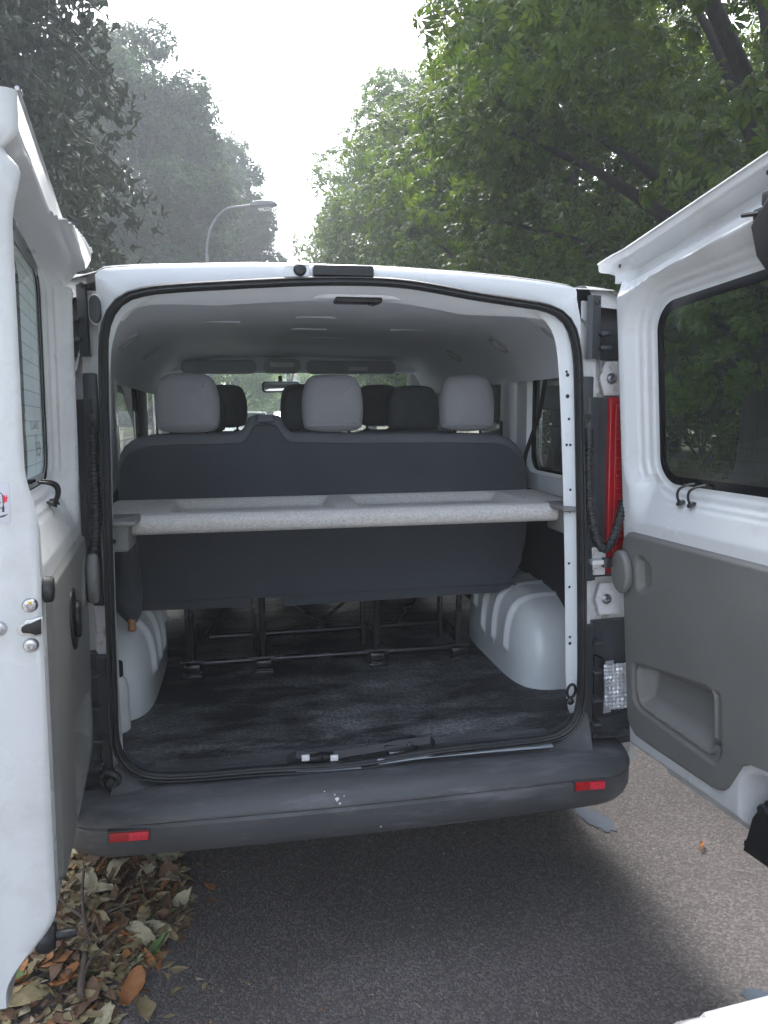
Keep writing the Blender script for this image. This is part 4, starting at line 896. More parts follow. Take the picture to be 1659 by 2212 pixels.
# cable looms and the check strap
def corrugated(pts, r, name):
    P = resample(smooth_poly(pts, 3, False), 260); L = np.r_[0, np.cumsum(np.linalg.norm(np.diff(P, axis=0), axis=1))]
    rs = [r*(1+.10*math.copysign(1, math.sin(2*math.pi*l/.0105))) for l in L]
    return MB().tube(P, rs, 12).build(name, M['rubber'], van, 30)
corrugated([at(1271, 960, 'y', .035), at(1270, 1000, 'y', .02), at(1271, 1060, 'y', .01), at(1277, 1120, 'y', -.01), at(1291, 1172, 'y', -.02), at(1305, 1190, 'y', -.02), at(1322, 1172, 'y', -.01), at(1336, 1130, 'y', .0), at(1348, 1080, 'y', .02)], .0125, 'cable_loom')
corrugated([at(201, 935, 'y', .04), at(203, 1000, 'y', .02), at(206, 1060, 'y', .01), at(207, 1110, 'y', .0), at(205, 1160, 'y', -.01), at(199, 1205, 'y', -.02), at(192, 1240, 'y', -.02)], .0125, 'cable_loom')
for px, sx in ((1271, 1), (201, -1)):
    MB().tube([at(px, 925, 'y', .06), at(px, 955, 'y', .05), at(px+1, 980, 'y', .03)], [.016, .0155, .014], 14).build('loom_sleeve', M['rubber'], van, 40)
    MB().box(Vector(at(px-4, 870, 'y', .058)), (.035, .02, .15), .005).build('cable_duct', M['trim'], van)
    MB().lathe(Vector(at(px-2, 902, 'y', .03)), [(.011, 0), (.011, .004), (.006, .005)], 14, Vector((0, -1, 0))).build('duct_clip', M['black'], van)
q = Vector(at(1288, 1213, 'y', .035))
ck = MB().box(q+Vector((0, .01, 0)), (.065, .012, .085), .003)
for dz in (.028, -.028): ck.lathe(q+Vector((.0, .004, dz)), [(.008, 0), (.008, .006), (.005, .007)], 6, Vector((0, -1, 0)))
ck.box(q+Vector((.0, -.012, .002)), (.05, .03, .014), .003)
cko = ck.build('check_strap_bracket', M['hinge'], van, 30)
MB().box(q+Vector((.022, -.02, 0)), (.024, .022, .03), .004).tube([q+Vector((.02, -.02, 0)), Vector(posR(.02, .582, -.01))], .0045, 8).build('check_strap', M['blackmetal'], cko, 40)
q = Vector(at(214, 1240, 'y', .03))
# ================================================================== LOOSE THINGS IN THE VAN
def make_shelf():
    root = empty('parcel_shelf', (-.04, .3, 1.22), 'grey speckled parcel shelf with two shallow trays behind the rear bench', 'shelf')
    ns, rows = 140, []
    for i in range(ns+1):
        t = i/ns; row = []
        xf0, xf1, xb0, xb1 = -.632, .594, -.745, .690
        for k in range(60):
            q = k/59; y = .105+(.500-.105)*q; ew = sst(np.array(q), .10, .30)
            x0 = xf0+(xb0-xf0)*float(ew); x1 = xf1+(xb1-xf1)*float(ew); x = x0+(x1-x0)*t
            zf = 1.2705; d = 0
            for (a, b) in ((-.555, -.055), (.005, .525)):
                sd = float(sd_rrect(np.array(x), np.array(y), a, b, .165, .485, .035)); d = max(d, .030*float(1-sst(np.array(sd), -.030, .0)))
            ex = min(x-x0, x1-x); 
            z = zf-d-.012*(1-min(1, ex/.018))**2-.010*max(0, 1-(y-.105)/.02)**2
            row.append((x, y, z))
        f0 = row[0]; xx = xf0+(xf1-xf0)*t
        front = [(xx, .24, 1.216), (xx, .125, 1.216), (xx, .108, 1.220), (xx, .099, 1.230), (xx, .098, 1.248), (xx, .100, 1.256)]
        rows.append(front+row+[(row[-1][0], .50, 1.216)])
    b = MB().add(*strip(rows))
    n = len(rows[0])
    for r_ in (rows[0], rows[-1]): b.add(r_, [tuple(range(n))])
    o = b.build('shelf_board', M['carpet'], None, 55); o.parent = root; o.matrix_parent_inverse = Matrix.Translation(-Vector(root.location))
    return root
make_shelf()
for sg in (1, -1):
    X = (lambda x: x) if sg > 0 else (lambda x: 2*XC-x)
    bk = MB().box((X(.618), .115, 1.222), (.05, .14, .075), .008).box((X(.612), .09, 1.264), (.085, .16, .014), .006)
    o = bk.build('shelf_bracket', M['panel'], van, 40)
    MB().lathe((X(.632), .044, 1.215), [(.007, 0), (.006, .003)], 10, Vector((0, -1, 0))).build('screw', M['black'], o)
def local(o, root):
    o.parent = root; o.matrix_parent_inverse = Matrix.Translation(-Vector(root.location)); return o
um = empty('folded_umbrella', tuple(at(285, 1352, 'y', .47)), 'furled black umbrella with a wooden knob wedged beside the bench above the left wheel arch', 'umbrella')
e0 = Vector(at(286, 1346, 'y', .47)); e1 = Vector(at(275, 1290, 'y', .50)); e2 = Vector(at(272, 1170, 'y', .56))
dirv = (e2-e0).normalized()
cn = MB(); prf = []; L_ = (e2-e0).length
V = []; F = []; n = 26
for i in range(22):
    s = i/21; r = (.012+.034*math.sin(min(1, s*2.2)*math.pi/2))*(1 if s < .5 else 1-.5*(s-.5))
    cen = e0+(e1-e0)*min(1, s*2.1) if s < .476 else e1+(e2-e1)*((s-.476)/.524)
    for k in range(n):
        a = 2*math.pi*k/n; rr2 = r*(1+.10*math.sin(5*a+3*s*4)); V.append(cen+Vector((math.cos(a)*rr2, math.sin(a)*rr2, 0)))
for i in range(21):
    for k in range(n): F.append((i*n+k, i*n+(k+1) % n, (i+1)*n+(k+1) % n, (i+1)*n+k))
local(MB().add(V, F).build('canopy', M['fabdark'], None, 60), um)
local(MB().lathe(e0-dirv*.024+Vector((0, -.012, 0)), [(.008, 0), (.0135, .004), (.0135, .016), (.010, .02), (.0125, .026), (.0115, .042)], 18, dirv).build('knob', M['wood'], None, 40), um)
bt = empty('plastic_bottle', (-.752, .365, .557), 'white plastic bottle with a black cap standing against the left wheel arch', 'bottle')
local(MB().lathe((-.742, .365, .557), [(.030, 0), (.036, .006), (.036, .06), (.033, .075), (.036, .09), (.036, .14), (.030, .165), (.017, .185), (.016, .20)], 24).build('bottle_body', M['milk'], None, 40), bt)
local(MB().lathe((-.742, .365, .735), [(.021, 0), (.022, .004), (.022, .042), (.020, .046)], 24).build('cap', M['black'], None, 30), bt)

# ================================================================== OUTSIDE
def make_car(name, loc, rz, paint, label, group=None, van_like=False):
    root = empty(name, loc, label, 'car', group, rz)
    def prof(P, w, fn=None): return P
    body = [(-2.05, .35), (-2.12, .45), (-2.10, .72), (-1.98, .86), (-1.3, .93), (1.05, .93), (1.75, .84), (2.02, .70), (2.10, .50), (2.06, .34), (1.72, .30), (-1.7, .30)]
    bp = smooth_poly(body, 2)
    def wid(a, t): return t*(1-.10*max(0, (abs(a)-1.3)/.8)**2)
    rows = []
    for t, ins in ((-.86, .05), (-.88, .0), (-.89, .0)): pass
    MB().puff(bp, -.89, .89, .09, lambda a, b, t: Vector((t*(1-.14*max(0, (abs(a)-1.2)/.9)**2), a, b)), 4).build('body', paint, root, 40)
    cab = smooth_poly([(-1.75, .90), (-1.40, 1.34), (-1.0, 1.46), (.0, 1.47), (.35, 1.42), (1.12, .92)], 2, False)
    cabp = list(cab)
    MB().puff(cabp+[np.array([1.1, .86]), np.array([-1.75, .86])], -.80, .80, .06, lambda a, b, t: Vector((t*(1-.22*max(0, (b-.92)/.55)), a, b)), 4).build('cabin', M['glassblk'], root, 40)
    rp = [q for q in cab if q[1] > 1.385]
    rf = MB().add(*strip([[(t*(.665), q[0], q[1]+.012-.03*(abs(t)**3)) for t in np.linspace(-1, 1, 9)] for q in rp])); rf.build('car_roof', paint, root, 40)
    for s in (-1, 1):
        for a0, a1 in (((1.14, .92), (.33, 1.43)), ((-1.77, .90), (-1.38, 1.37)), ((-.25, .92), (-.25, 1.45))):
            q = [Vector((s*.80*(1-.22*max(0, (b-.92)/.55)), a, b)) for a, b in (a0, a1)]; MB().tube(q, .032, 8).build('pillar', paint, root)
        MB().puff([(s*.58-.13, .60), (s*.58+.13, .60), (s*.58+.12, .74), (s*.58-.12, .72)], 1.94, 2.045, .03, lambda a, b, t: Vector((a, t-(b-.6)*.5, b))).build('headlight', M['silver'], root)
        MB().puff([(s*.66-.10, .62), (s*.66+.10, .62), (s*.66+.08, .80), (s*.66-.08, .80)], -2.02, -2.10, .03, lambda a, b, t: Vector((a, t, b))).build('rear_light', M['redlens'], root)
        MB().box((s*.95, .85, 1.0), (.18, .09, .12), .03).build('wing_mirror', paint, root)
        for y in (-1.3, 1.32):
            w = MB().lathe((s*.79, y, .31), [(.19, -.1), (.29, -.1), (.31, -.07), (.31, .07), (.29, .1), (.19, .1)], 28, Vector((s, 0, 0))).build('wheel', M['tyre'], root)
            MB().lathe((s*.79, y, .31), [(.20, .04), (.19, .088), (.10, .075), (.05, .092), (.01, .092)], 24, Vector((s, 0, 0))).build('rim', M['greypaint'], w)
    MB().box((0, 2.10, .50), (.52, .02, .11), .004).build('number_plate', M['signwhite'], root); MB().box((0, -2.125, .60), (.52, .02, .11), .004).build('number_plate', M['signwhite'], root)
    return root
M['glassblk'] = mat('dark_car_glass', (.015, .018, .02), .06, var=.05, spec=.8)
make_car('parked_car', (-.05, 31., 0), R(180), M['carpaint'], 'white parked car ahead of the van seen through the windscreen, nearer of the two')
make_car('parked_car', (1.9, 38., 0), R(176), M['greypaint'], 'silver parked car further ahead seen through the windscreen right of the white one')
make_car('parked_car', (1.08, -3.09, 0), R(3), M['carpaint'], 'white car close behind the van with only a corner of its bonnet showing')

def leaf_rot(n, nrm, spin):
    """rotation matrices whose z axis follows nrm and whose x axis is spun at random"""
    z = nrm/np.linalg.norm(nrm, axis=1)[:, None]; ref = np.where(np.abs(z[:, 2:3]) < .95, np.array([[0, 0, 1.]]), np.array([[1., 0, 0]]))
    x = np.cross(ref, z); x /= np.linalg.norm(x, axis=1)[:, None]; y = np.cross(z, x)
    c, s = np.cos(spin)[:, None], np.sin(spin)[:, None]; x2 = x*c+y*s; y2 = -x*s+y*c
    return np.stack([x2, y2, z], 2)
def palm_tpl():
    V = []; F = []
    for k, a in enumerate(np.linspace(-2.0, 2.0, 7)):
        L = .55*(1-.28*abs(a)/2.); wd = .098*L/.5; ca, sa = math.cos(a), math.sin(a); b = len(V)
        for (l, w, z) in ((.03, 0, 0), (.68*L, wd, -.16*L), (L*.98, 0, -.46*L), (.66*L, -wd, -.16*L), (.60*L, 0, -.05*L)):
            V.append((l*ca-w*sa, l*sa+w*ca, z))
        F += [(b, b+1, b+4), (b+1, b+2, b+4), (b+2, b+3, b+4), (b+3, b, b+4)]
    return np.array(V), np.array(F)
def blade_tpl(r=.32):
    V = np.array([(0, 0, 0), (.45, r, -.04), (1, 0, -.18), (.45, -r, -.04)])-np.array([.4, 0, 0]); return V, np.array([(0, 1, 2), (0, 2, 3)])
def spray_tpl(m=4, seed=1, r=.26):
    rg = np.random.default_rng(seed); V = []; F = []
    for k in range(m):
        a = rg.uniform(-1.6, 1.6) if k else 0.; s = rg.uniform(.6, .9); o = np.array([rg.uniform(-.3, .3), rg.uniform(-.3, .3), rg.uniform(-.1, .1)]); T, f = blade_tpl(r)
        ca, sa = math.cos(a), math.sin(a); T = T*s*.62; T = np.stack([T[:, 0]*ca-T[:, 1]*sa, T[:, 0]*sa+T[:, 1]*ca, T[:, 2]+rg.uniform(-.2, .2)*T[:, 0]], 1)+o
        F += (f+len(V)*1).tolist() if False else (f+sum(len(q) for q in V)).tolist(); V.append(T)
    return np.vstack(V), np.array(F)
def foliage(name, P, nrm, size, tpl, mt):
    T, f = tpl; n = len(P); Rm = leaf_rot(n, nrm, rng.uniform(0, 2*math.pi, n))
    V = P[:, None, :]+size[:, None, None]*np.einsum('nij,kj->nki', Rm, T)
    F = (f[None]+(np.arange(n)*len(T))[:, None, None]).reshape(-1, f.shape[1])
    return np_mesh(name, V.reshape(-1, 3), F, mt)
def clumps_to_leaves(cl, cr, per, droop=.35, fill=.55):
    P = []; N_ = []
    for c, r in zip(cl, cr):
        n = int(per*(r**2)); d = rng.normal(size=(n, 3)); d /= np.linalg.norm(d, axis=1)[:, None]
        rad = r*(fill+(1-fill)*rng.uniform(0, 1, n)**.6); P.append(c+d*rad[:, None]*np.array([1, 1, .75])); 
        q = d*.75+np.array([0, 0, .55])+rng.normal(size=(n, 3))*droop; N_.append(q)
    return np.vstack(P), np.vstack(N_)
def crown_clumps(ctr, rad, n, r0, r1, zmin=None, shell=.45, egg=0.):
    cl = []; cr = []
    while len(cl) < n:
        d = rng.normal(size=3); d /= np.linalg.norm(d); q = rng.uniform(shell, 1)**.7
        p = np.array(ctr)+d*np.array(rad)*q*np.array([1-egg*d[2], 1-egg*d[2], 1])*rng.uniform(.86, 1.04)
        if zmin is not None and p[2] < zmin: continue
        cl.append(p); cr.append(rng.uniform(r0, r1))
    return np.array(cl), np.array(cr)
def limbs(b, base, h, r, targets):
    pts = [Vector((base[0]+.05*math.sin(k*1.3), base[1]+.05*math.cos(k), h*k/7)) for k in range(8)]
    b.tube(pts, [r*(1.25 if k == 0 else 1)*(1-.085*k) for k in range(8)], 14)
    for t in targets:
        t = Vector(t); s = Vector((base[0], base[1], min(h*.95, max(h*.35, t.z*.55)))); m = (s+t)/2+Vector((0, 0, .35))
        b.tube(smooth_poly([s, m, t], 2, False), np.linspace(r*.42, r*.07, len(smooth_poly([s, m, t], 2, False))).tolist(), 7)
    return b
def tree(name, base, cl, cr, per, size, tpl, mt, h, r, label, group, nl=14, droop=.35, fill=.55):
    root = empty(name, base, label, 'tree', group); b0 = np.array(base)
    idx = rng.choice(len(cl), min(nl, len(cl)), replace=False)
    limbs(MB(), (0, 0), h, r, [cl[i]-b0 for i in idx]).build('trunk', M['bark'], root, 60)
    P, N_ = clumps_to_leaves(cl-b0, cr, per, droop, fill)
    me = foliage('crown', P, N_, rng.uniform(size*.7, size*1.25, len(P)), tpl, mt)
    c = link('crown', me, root); tag(c, kind='stuff'); return root, P, N_
PALM = palm_tpl(); SPR = spray_tpl(4, 3); SPR2 = spray_tpl(5, 5, .3)
# horse chestnuts along the right verge
row = [(6.3, .3), (5.75, 6.1), (6.05, 12.5), (6.2, 17.6), (6.2, 23.), (6.2, 29.5), (6.2, 37.)]
names = ['nearest the open right door beyond the frame edge', 'with its dark trunk showing through the right door window', 'with its trunk showing through the rear side window of the van', 'third along the verge beyond the right door', 'fourth along the verge, leaning over the road', 'fifth along the verge above the van roof', 'farthest along the verge, bordering the sky gap']
for i, (x, y) in enumerate(row):
    H = (11., 10.5, 10.3, 11.4, 13.6, 13.6, 14.)[i]
    near = i in (0, 1, 2); n = 150 if near else 110
    cl, cr = crown_clumps((x-.15, y, H*.53), (3.9, 3.7, H*.45), n, .6, 1.1, 1.9, .5, .12)
    nm = 'chestnut_tree'
    root, P, N_ = tree(nm, (x, y, .1), cl, cr, (115, 150, 140, 115, 100, 80, 65)[i], (.27, .25, .26, .30, .34, .40, .5)[i], PALM if i < 5 else SPR, M['chest'], 6., .26, 'green horse chestnut tree '+names[i], 'horse chestnuts along the right verge', 16)
    if i == 1:
        T, f = PALM; me = []
        for k in range(4):
            s = .30+.025*k; V = T*s; V = V+np.array([0, 0, 1])*(-.08*s)*(V[:, :1]**2+V[:, 1:2]**2)/s**2*(k+1); me.append(np_mesh('leaf', V, f, M['chest']))
        d = np.linalg.norm(P+np.array([x, y, .1])-CAM, axis=1); order = np.argsort(d)[:900:4][:220]
        Rm = leaf_rot(len(order), N_[order]*np.array([.8, .8, .6])-np.array([.25, .45, 0]), rng.uniform(0, 6.28, len(order)))
        for q, k in enumerate(order):
            o = link('leaf', me[q % 4], root); o.matrix_basis = Matrix.Translation(P[k]*1.01) @ Matrix(Rm[q].tolist()).to_4x4()
# hanging near spray at the top right corner and undergrowth behind the trunks
for i, (x, y, h, rr) in enumerate(((8.6, 5.4, 1.5, 1.6), (8.2, 8.6, 1.3, 1.5), (7.6, 12.8, 1.5, 1.5), (10.2, 10.4, 2.4, 2.2), (11.5, 6.2, 3.2, 2.6), (10.8, 14.8, 2.6, 2.4), (11., 20., 3., 2.8), (10, 27., 3., 3.), (12, 2., 3., 2.6), (8.6, 17.2, 2.0, 1.8), (10.2, 22.8, 3., 2.4), (12.5, 29.5, 4., 3.))):
    root = empty('shrub', (x, y, .1), ['leafy shrub behind the chestnut trunk framed by the right door window', 'low leafy shrub between the first two chestnut trunks', 'low shrub on the dry verge behind the second chestnut trunk', 'tall shrub filling the gap between the chestnut trunks', 'tall dark shrub deep behind the nearest trunk', 'broad shrub far behind the side window trunk', 'broad shrub beyond the third chestnut', 'shrub mass beyond the fourth chestnut', 'tall shrub beyond the right edge of the door', 'round shrub in the grass framed by the rear side window', 'larger shrub behind the round one in the rear side window', 'tall shrub at the back of the rear side window view'][i], 'shrub', 'undergrowth behind the chestnuts')
    cl, cr = crown_clumps((0, 0, h*.55), (rr, rr, h*.6), 26, .4, .7, .05, .3)
    st = MB()
    for k in range(7): st.tube([(0, 0, 0), tuple(cl[k]*.6), tuple(cl[k])], [.03, .02, .008], 6)
    st.build('stem', M['bark'], root)
    P, N_ = clumps_to_leaves(cl, cr, 190); c = link('foliage', foliage('foliage', P, N_, rng.uniform(.14, .26, len(P)), SPR, M['shrub']), root); tag(c, kind='stuff')
for i, (x, y) in enumerate(((6.2, -6.), (6.2, -12.), (6.3, -18.))):
    cl, cr = crown_clumps((x-.1, y, 6.8), (3.9, 3.7, 5.6), 80, .9, 1.4, 2., .5)
    tree('chestnut_tree', (x, y, .1), cl, cr, 30, .5, SPR, M['chest'], 6., .26, 'green horse chestnut tree behind the camera on the right verge, '+['first one back', 'second one back', 'third one back'][i % 3], 'street trees behind the camera', 8)
for i, (x, y) in enumerate(((12.5, 3.), (13.2, 9.), (12.6, 14.5), (13.5, 20.5), (13., 27.))):
    cl, cr = crown_clumps((x, y, 5.6), (3.8, 3.6, 5.4), 80, .9, 1.4, .6, .3)
    tree('broadleaf_tree', (x, y, .1), cl, cr, 34, .5, SPR2, M['broad'], 6., .2, ['dark woodland tree behind the verge framed in the right door window', 'woodland tree behind the undergrowth right of the second chestnut', 'woodland tree behind the side window trunk', 'woodland tree deep behind the third chestnut', 'woodland tree deep behind the fourth chestnut'][i], 'woodland trees behind the chestnut row', 8)
for i, (x, y) in enumerate(((19.5, 4.), (20.5, 12.), (20., 20.), (21., 30.))):
    cl, cr = crown_clumps((x, y, 5.), (4.6, 4.4, 5.2), 80, 1., 1.6, .2, .3)
    tree('broadleaf_tree', (x, y, .1), cl, cr, 22, .7, SPR2, M['broad'], 5., .2, ['deep woodland tree closing the view at the right', 'deep woodland tree behind the tall shrub', 'deep woodland tree behind the third chestnut', 'deep woodland tree far behind the chestnut row'][i], 'woodland trees behind the chestnut row', 6)
for i, (x, y) in enumerate(((-7.2, 1.5), (-7.6, 6.5), (-7., -3.5))):
    cl, cr = crown_clumps((x, y, 4.2), (2.6, 2.8, 4.2), 70, .7, 1.2, .3, .3)
    tree('broadleaf_tree', (x, y, .1), cl, cr, 60, .42, SPR2, M['broad'], 4., .2, ['bushy tree beside the pavement seen through the left door window', 'bushy tree on the left seen through the left side windows of the van', 'bushy tree on the left pavement behind the open left door'][i], 'bushy trees along the left pavement', 8)
# left row
def left_tree(i, base, ctr, rad, n, r0, r1, per, size, label, mt='broad', h=6., egg=.15, zmin=1.5, name='broadleaf_tree', fill=.3, tpl=None):
    cl, cr = crown_clumps(ctr, rad, n, r0, r1, zmin, .35, egg)
    return tree(name, base, cl, cr, per, size, tpl or SPR2, M[mt], h, .2, label, 'trees on the left side of the road' if base[0] < 0 else 'trees beyond the end of the road', 16, .5, fill)
left_tree(0, (-4.6, 27.5, .1), (-4.3, 27.5, 9.4), (3.5, 3.4, 5.7), 190, .7, 1.2, 170, .34, 'tall dark broadleaf tree behind the open left door', h=9., egg=0., zmin=1.2)
left_tree(9, (-5.2, 24., .1), (-5., 24., 4.2), (2.8, 2.6, 3.2), 80, .6, 1., 150, .32, 'low dense tree filling the gap under the tall broadleaf tree', h=4.)
left_tree(1, (-2.3, 37., .1), (-1.05, 37., 8.9), (2.75, 3., 5.6), 170, .65, 1.15, 180, .36, 'slimmer dark tree behind the street lamp head', h=9., egg=.05)
left_tree(2, (-3.9, 15.5, .1), (-4.4, 15.5, 4.0), (2.1, 2.4, 2.6), 80, .5, .9, 150, .30, 'lower broadleaf tree showing just above the left door corner', h=6.)
left_tree(3, (-5., 43., .1), (-4.8, 43., 6.), (3., 3., 5.), 80, .6, 1., 130, .4, 'broad tree behind the first left hand tree', h=7.)
# dark spruce at the top left: tiers of drooping boughs
def spruce(base, H, label):
    root = empty('spruce_tree', base, label, 'tree', 'trees on the left side of the road'); b = MB()
    b.tube([(0, 0, H*k/9) for k in range(10)], [.20*(1-k/10.5) for k in range(10)], 12)
    P = []; N_ = []
    z = 2.6
    while z < H-.3:
        L = 2.5*(1-.55*z/H)*rng.uniform(.85, 1.1); n = rng.integers(5, 8); a0 = rng.uniform(0, 6.28)
        for k in range(n):
            a = a0+2*math.pi*k/n+rng.uniform(-.2, .2); l = L*rng.uniform(.75, 1.15); pts = []
            for s in np.linspace(0, 1, 7): pts.append(np.array([math.cos(a)*l*s, math.sin(a)*l*s, z+.25*l*s*(1-s)*1.2-.55*l*s*s]))
            b.tube(pts, np.linspace(.035, .008, 7).tolist(), 5)
            for s in np.linspace(.12, 1, int(16*l)):
                c = np.array([np.interp(s, np.linspace(0, 1, 7), [q[m] for q in pts]) for m in range(3)])
                m = 5; dd = rng.normal(size=(m, 3))*np.array([.13, .13, .05])*(1.25-s*.5); dd[:, 2] -= np.abs(rng.normal(size=m))*.22
                P.append(c+dd); N_.append(rng.normal(size=(m, 3))*np.array([1, 1, .5]))
        z += rng.uniform(.26, .42)
    b.build('trunk', M['bark'], root, 60); P = np.vstack(P); N_ = np.vstack(N_)
    T = np.array([(0, 0, 0), (.5, .10, -.1), (1, 0, -.35), (.5, -.10, -.1), (.3, .3, -.1), (.3, -.3, -.1)])-np.array([.3, 0, 0]); f = np.array([(0, 1, 2), (0, 2, 3), (0, 1, 4), (0, 5, 3)])
    c = link('crown', foliage('crown', P, N_, rng.uniform(.14, .26, len(P)), (T, f), M['needle']), root); tag(c, kind='stuff')
spruce((-3.55, 9.4, .1), 12., 'dark spruce with drooping boughs at the top left of the sky')
spruce((-4.9, 12.2, .1), 12.5, 'second dark spruce behind the drooping one at the left edge')
# beyond the windscreen
left_tree(4, (-.6, 48., 0), (-.6, 48., 4.4), (2.6, 2.2, 3.4), 50, .5, .9, 70, .5, 'sunlit yellow green tree seen through the windscreen left of the mirror', 'lime', 3.)
left_tree(5, (3.2, 58., 0), (3.2, 58., 4.4), (4., 2.4, 3.8), 60, .6, 1., 60, .55, 'sunlit green tree seen through the windscreen behind the mirror', 'lime', 3.)
left_tree(6, (8.4, 50., 0), (8.4, 50., 4.6), (4.2, 2.6, 4.2), 60, .6, 1., 60, .55, 'sunlit green tree at the right of the windscreen', 'lime', 3.)
left_tree(7, (-6.5, 58., 0), (-6.5, 58., 4.6), (4.4, 2.6, 4.2), 60, .6, 1., 60, .55, 'pale green tree far left beyond the junction', 'lime', 3.)
left_tree(8, (13., 66., 0), (13., 66., 6.), (6., 3., 5.5), 70, .8, 1.3, 45, .7, 'large green tree far beyond the chestnut row', 'broad', 4.)
ho = empty('house', (4.2, 86., 0), 'pale rendered house with a red tiled roof beyond the junction', 'house')
MB().box((0, 0, 2.6), (11, 7, 5.2), .03).build('wall', M['render'], ho)
MB().add([(-5.8, -3.9, 5.15), (5.8, -3.9, 5.15), (5.8, 3.9, 5.15), (-5.8, 3.9, 5.15), (-5.8, 0, 7.9), (5.8, 0, 7.9)], [(0, 1, 5, 4), (2, 3, 4, 5), (0, 4, 3), (1, 2, 5), (0, 3, 2, 1)]).build('roof', M['tiles'], ho, 0)
for x in (-3.8, -1.3, 1.3, 3.8):
    for z in (1.6, 4.0):
        w = MB().box((x, -3.52, z), (1.1, .08, 1.3), .01).build('window', M['signwhite'], ho); MB().box((x, -3.57, z), (.92, .03, 1.12), .005).build('pane', M['glassblk'], w)
fe = empty('boundary_fence', (0, 63., 0), 'dark slatted fence running across the end of the road', 'fence')
for x in np.arange(-14, 22.1, 2.): MB().box((x, 0, .85), (.09, .09, 1.7), .01).build('post', M['fence'], fe)
for z in np.arange(.25, 1.62, .17): MB().box((4, -.06, z), (36, .03, .14), .005).build('slat', M['fence'], fe)
sg_ = empty('yield_sign', (1.28, 62., 0), 'red bordered white triangular give way sign on a post at the junction', 'road sign')
MB().cyl((0, 0, 0), (0, 0, 2.75), .035, 10).build('post', M['steel'], sg_)
tri = [(-.45, 2.72), (.45, 2.72), (0, 1.94)]; pan = MB().puff(smooth_poly(tri, 1), -.05, -.035, .0, lambda a, b, t: Vector((a, t, b))).build('sign_border', M['redprint'], sg_, 0)
MB().puff([(-.29, 2.63), (.29, 2.63), (0, 2.12)], -.055, -.051, 0, lambda a, b, t: Vector((a, t, b))).build('sign_face', M['signwhite'], sg_, 0)
MB().box((0, -.045, 1.72), (.5, .01, .22), .003).build('plate', M['signwhite'], sg_)
lpq = empty('street_lamp', (-1.40, 25., .1), 'grey street lamp with a curved arm reaching over the road on the left', 'street lamp')
zt = 8.6
MB().tube([(0, 0, 0), (0, 0, 1.2), (0, 0, 1.25), (0, 0, zt-1.9)], [.09, .09, .065, .055], 12).build('pole', M['lampgrey'], lpq)
MB().tube([(0, 0, zt-1.95)]+[(1.05-1.05*math.cos(a), 0, zt-1.9+1.55*math.sin(a)) for a in np.linspace(.05, math.pi/2, 12)]+[(1.6, 0, zt-.27)], .04, 10).build('arm', M['lampgrey'], lpq)
hd_ = MB().puff(smooth_poly([(1.5, zt-.36), (1.5, zt-.2), (1.75, zt-.12), (2.25, zt-.10), (2.42, zt-.2), (2.38, zt-.30), (1.75, zt-.34)], 1), -.15, .15, .06, lambda a, b, t: Vector((a, t, b))).build('lamp_head', M['lampgrey'], lpq)
MB().puff([(1.75, zt-.35), (1.8, zt-.40), (2.25, zt-.38), (2.33, zt-.31)], -.11, .11, .02, lambda a, b, t: Vector((a, t, b))).build('lamp_glass', M['clear'], hd_)
po = empty('utility_pole', (-2.45, 40., .1), 'thin dark pole seen through the windscreen in front of the sunlit tree', 'pole')
MB().tube([(0, 0, 0), (0, 0, 7.)], [.11, .08], 10).build('shaft', M['fence'], po); MB().box((0, 0, 6.8), (.9, .08, .08), .01).build('crossbar', M['fence'], po)

# ------------------------------------------------------------------ fallen leaves in the gutter
kinds = [('orange', (.36, .15, .05), 'curled orange brown fallen leaf in the gutter heap', 'curled orange leaves in the gutter heap'), ('olive', (.26, .205, .105), 'flat olive grey fallen leaf in the gutter heap', 'olive grey leaves in the gutter heap'), ('brown', (.16, .09, .05), 'dull brown fallen leaf in the gutter heap', 'brown leaves in the gutter heap'), ('pale', (.40, .35, .23), 'pale straw coloured fallen leaf in the gutter heap', 'pale leaves in the gutter heap'), ('green', (.11, .18, .05), 'still green fallen leaf in the gutter heap', 'green leaves in the gutter heap')]
def leaf_mesh(name, mt, L, wd, curl, fold, seed):
    rg = np.random.default_rng(seed); rows = []
    n, m = 12, 7
    for i in range(n+1):
        s = i/n; w = wd*(math.sin(math.pi*min(1, s**.8))**.85)*(1+.18*math.sin(9*s+seed)*rg.uniform(.4, 1)); x = L*(s-.5); z0 = curl*L*(s-.5)**2*1.6+.006*math.sin(5*s+seed)
        row = []
        for j in range(m):
            t = j/(m-1)*2-1; a = fold*t; yy = w*(math.sin(a)/fold if fold > .05 else t); zz = w*(1-math.cos(a))/max(fold, .05)
            row.append((x+.006*rg.normal()*abs(t), yy+.12*L*math.sin(3*s+seed)*.3, z0+zz+.0035*math.sin(14*s+3*t)))
        rows.append(row)
    V, F = strip(rows); me = bpy.data.meshes.new(name); me.from_pydata([tuple(v) for v in V], [], F); me.polygons.foreach_set('use_smooth', [True]*len(F)); me.materials.append(mt); return me
def in_heap(x, y):
    """outline of the drift of leaves on the road, in metres"""
    e = np.interp(y, [-.55, -.3, -.12, .05, .22, .42, .6, 1.2, 3.], [-.78, -.74, -.70, -.60, -.555, -.56, -.60, -.72, -.95]); return x < e
protos = {}
for k, (nm, c, lab, grp) in enumerate(kinds):
    mt = fallenmat('dry_leaf_'+nm, c); protos[nm] = [leaf_mesh('fallen_leaf', mt, rng.uniform(.075, .125), rng.uniform(.016, .030), rng.uniform(-.5, .9), rng.uniform(.3, 2.3) if nm == 'orange' else rng.uniform(.1, 1.), 10*k+j) for j in range(5)]
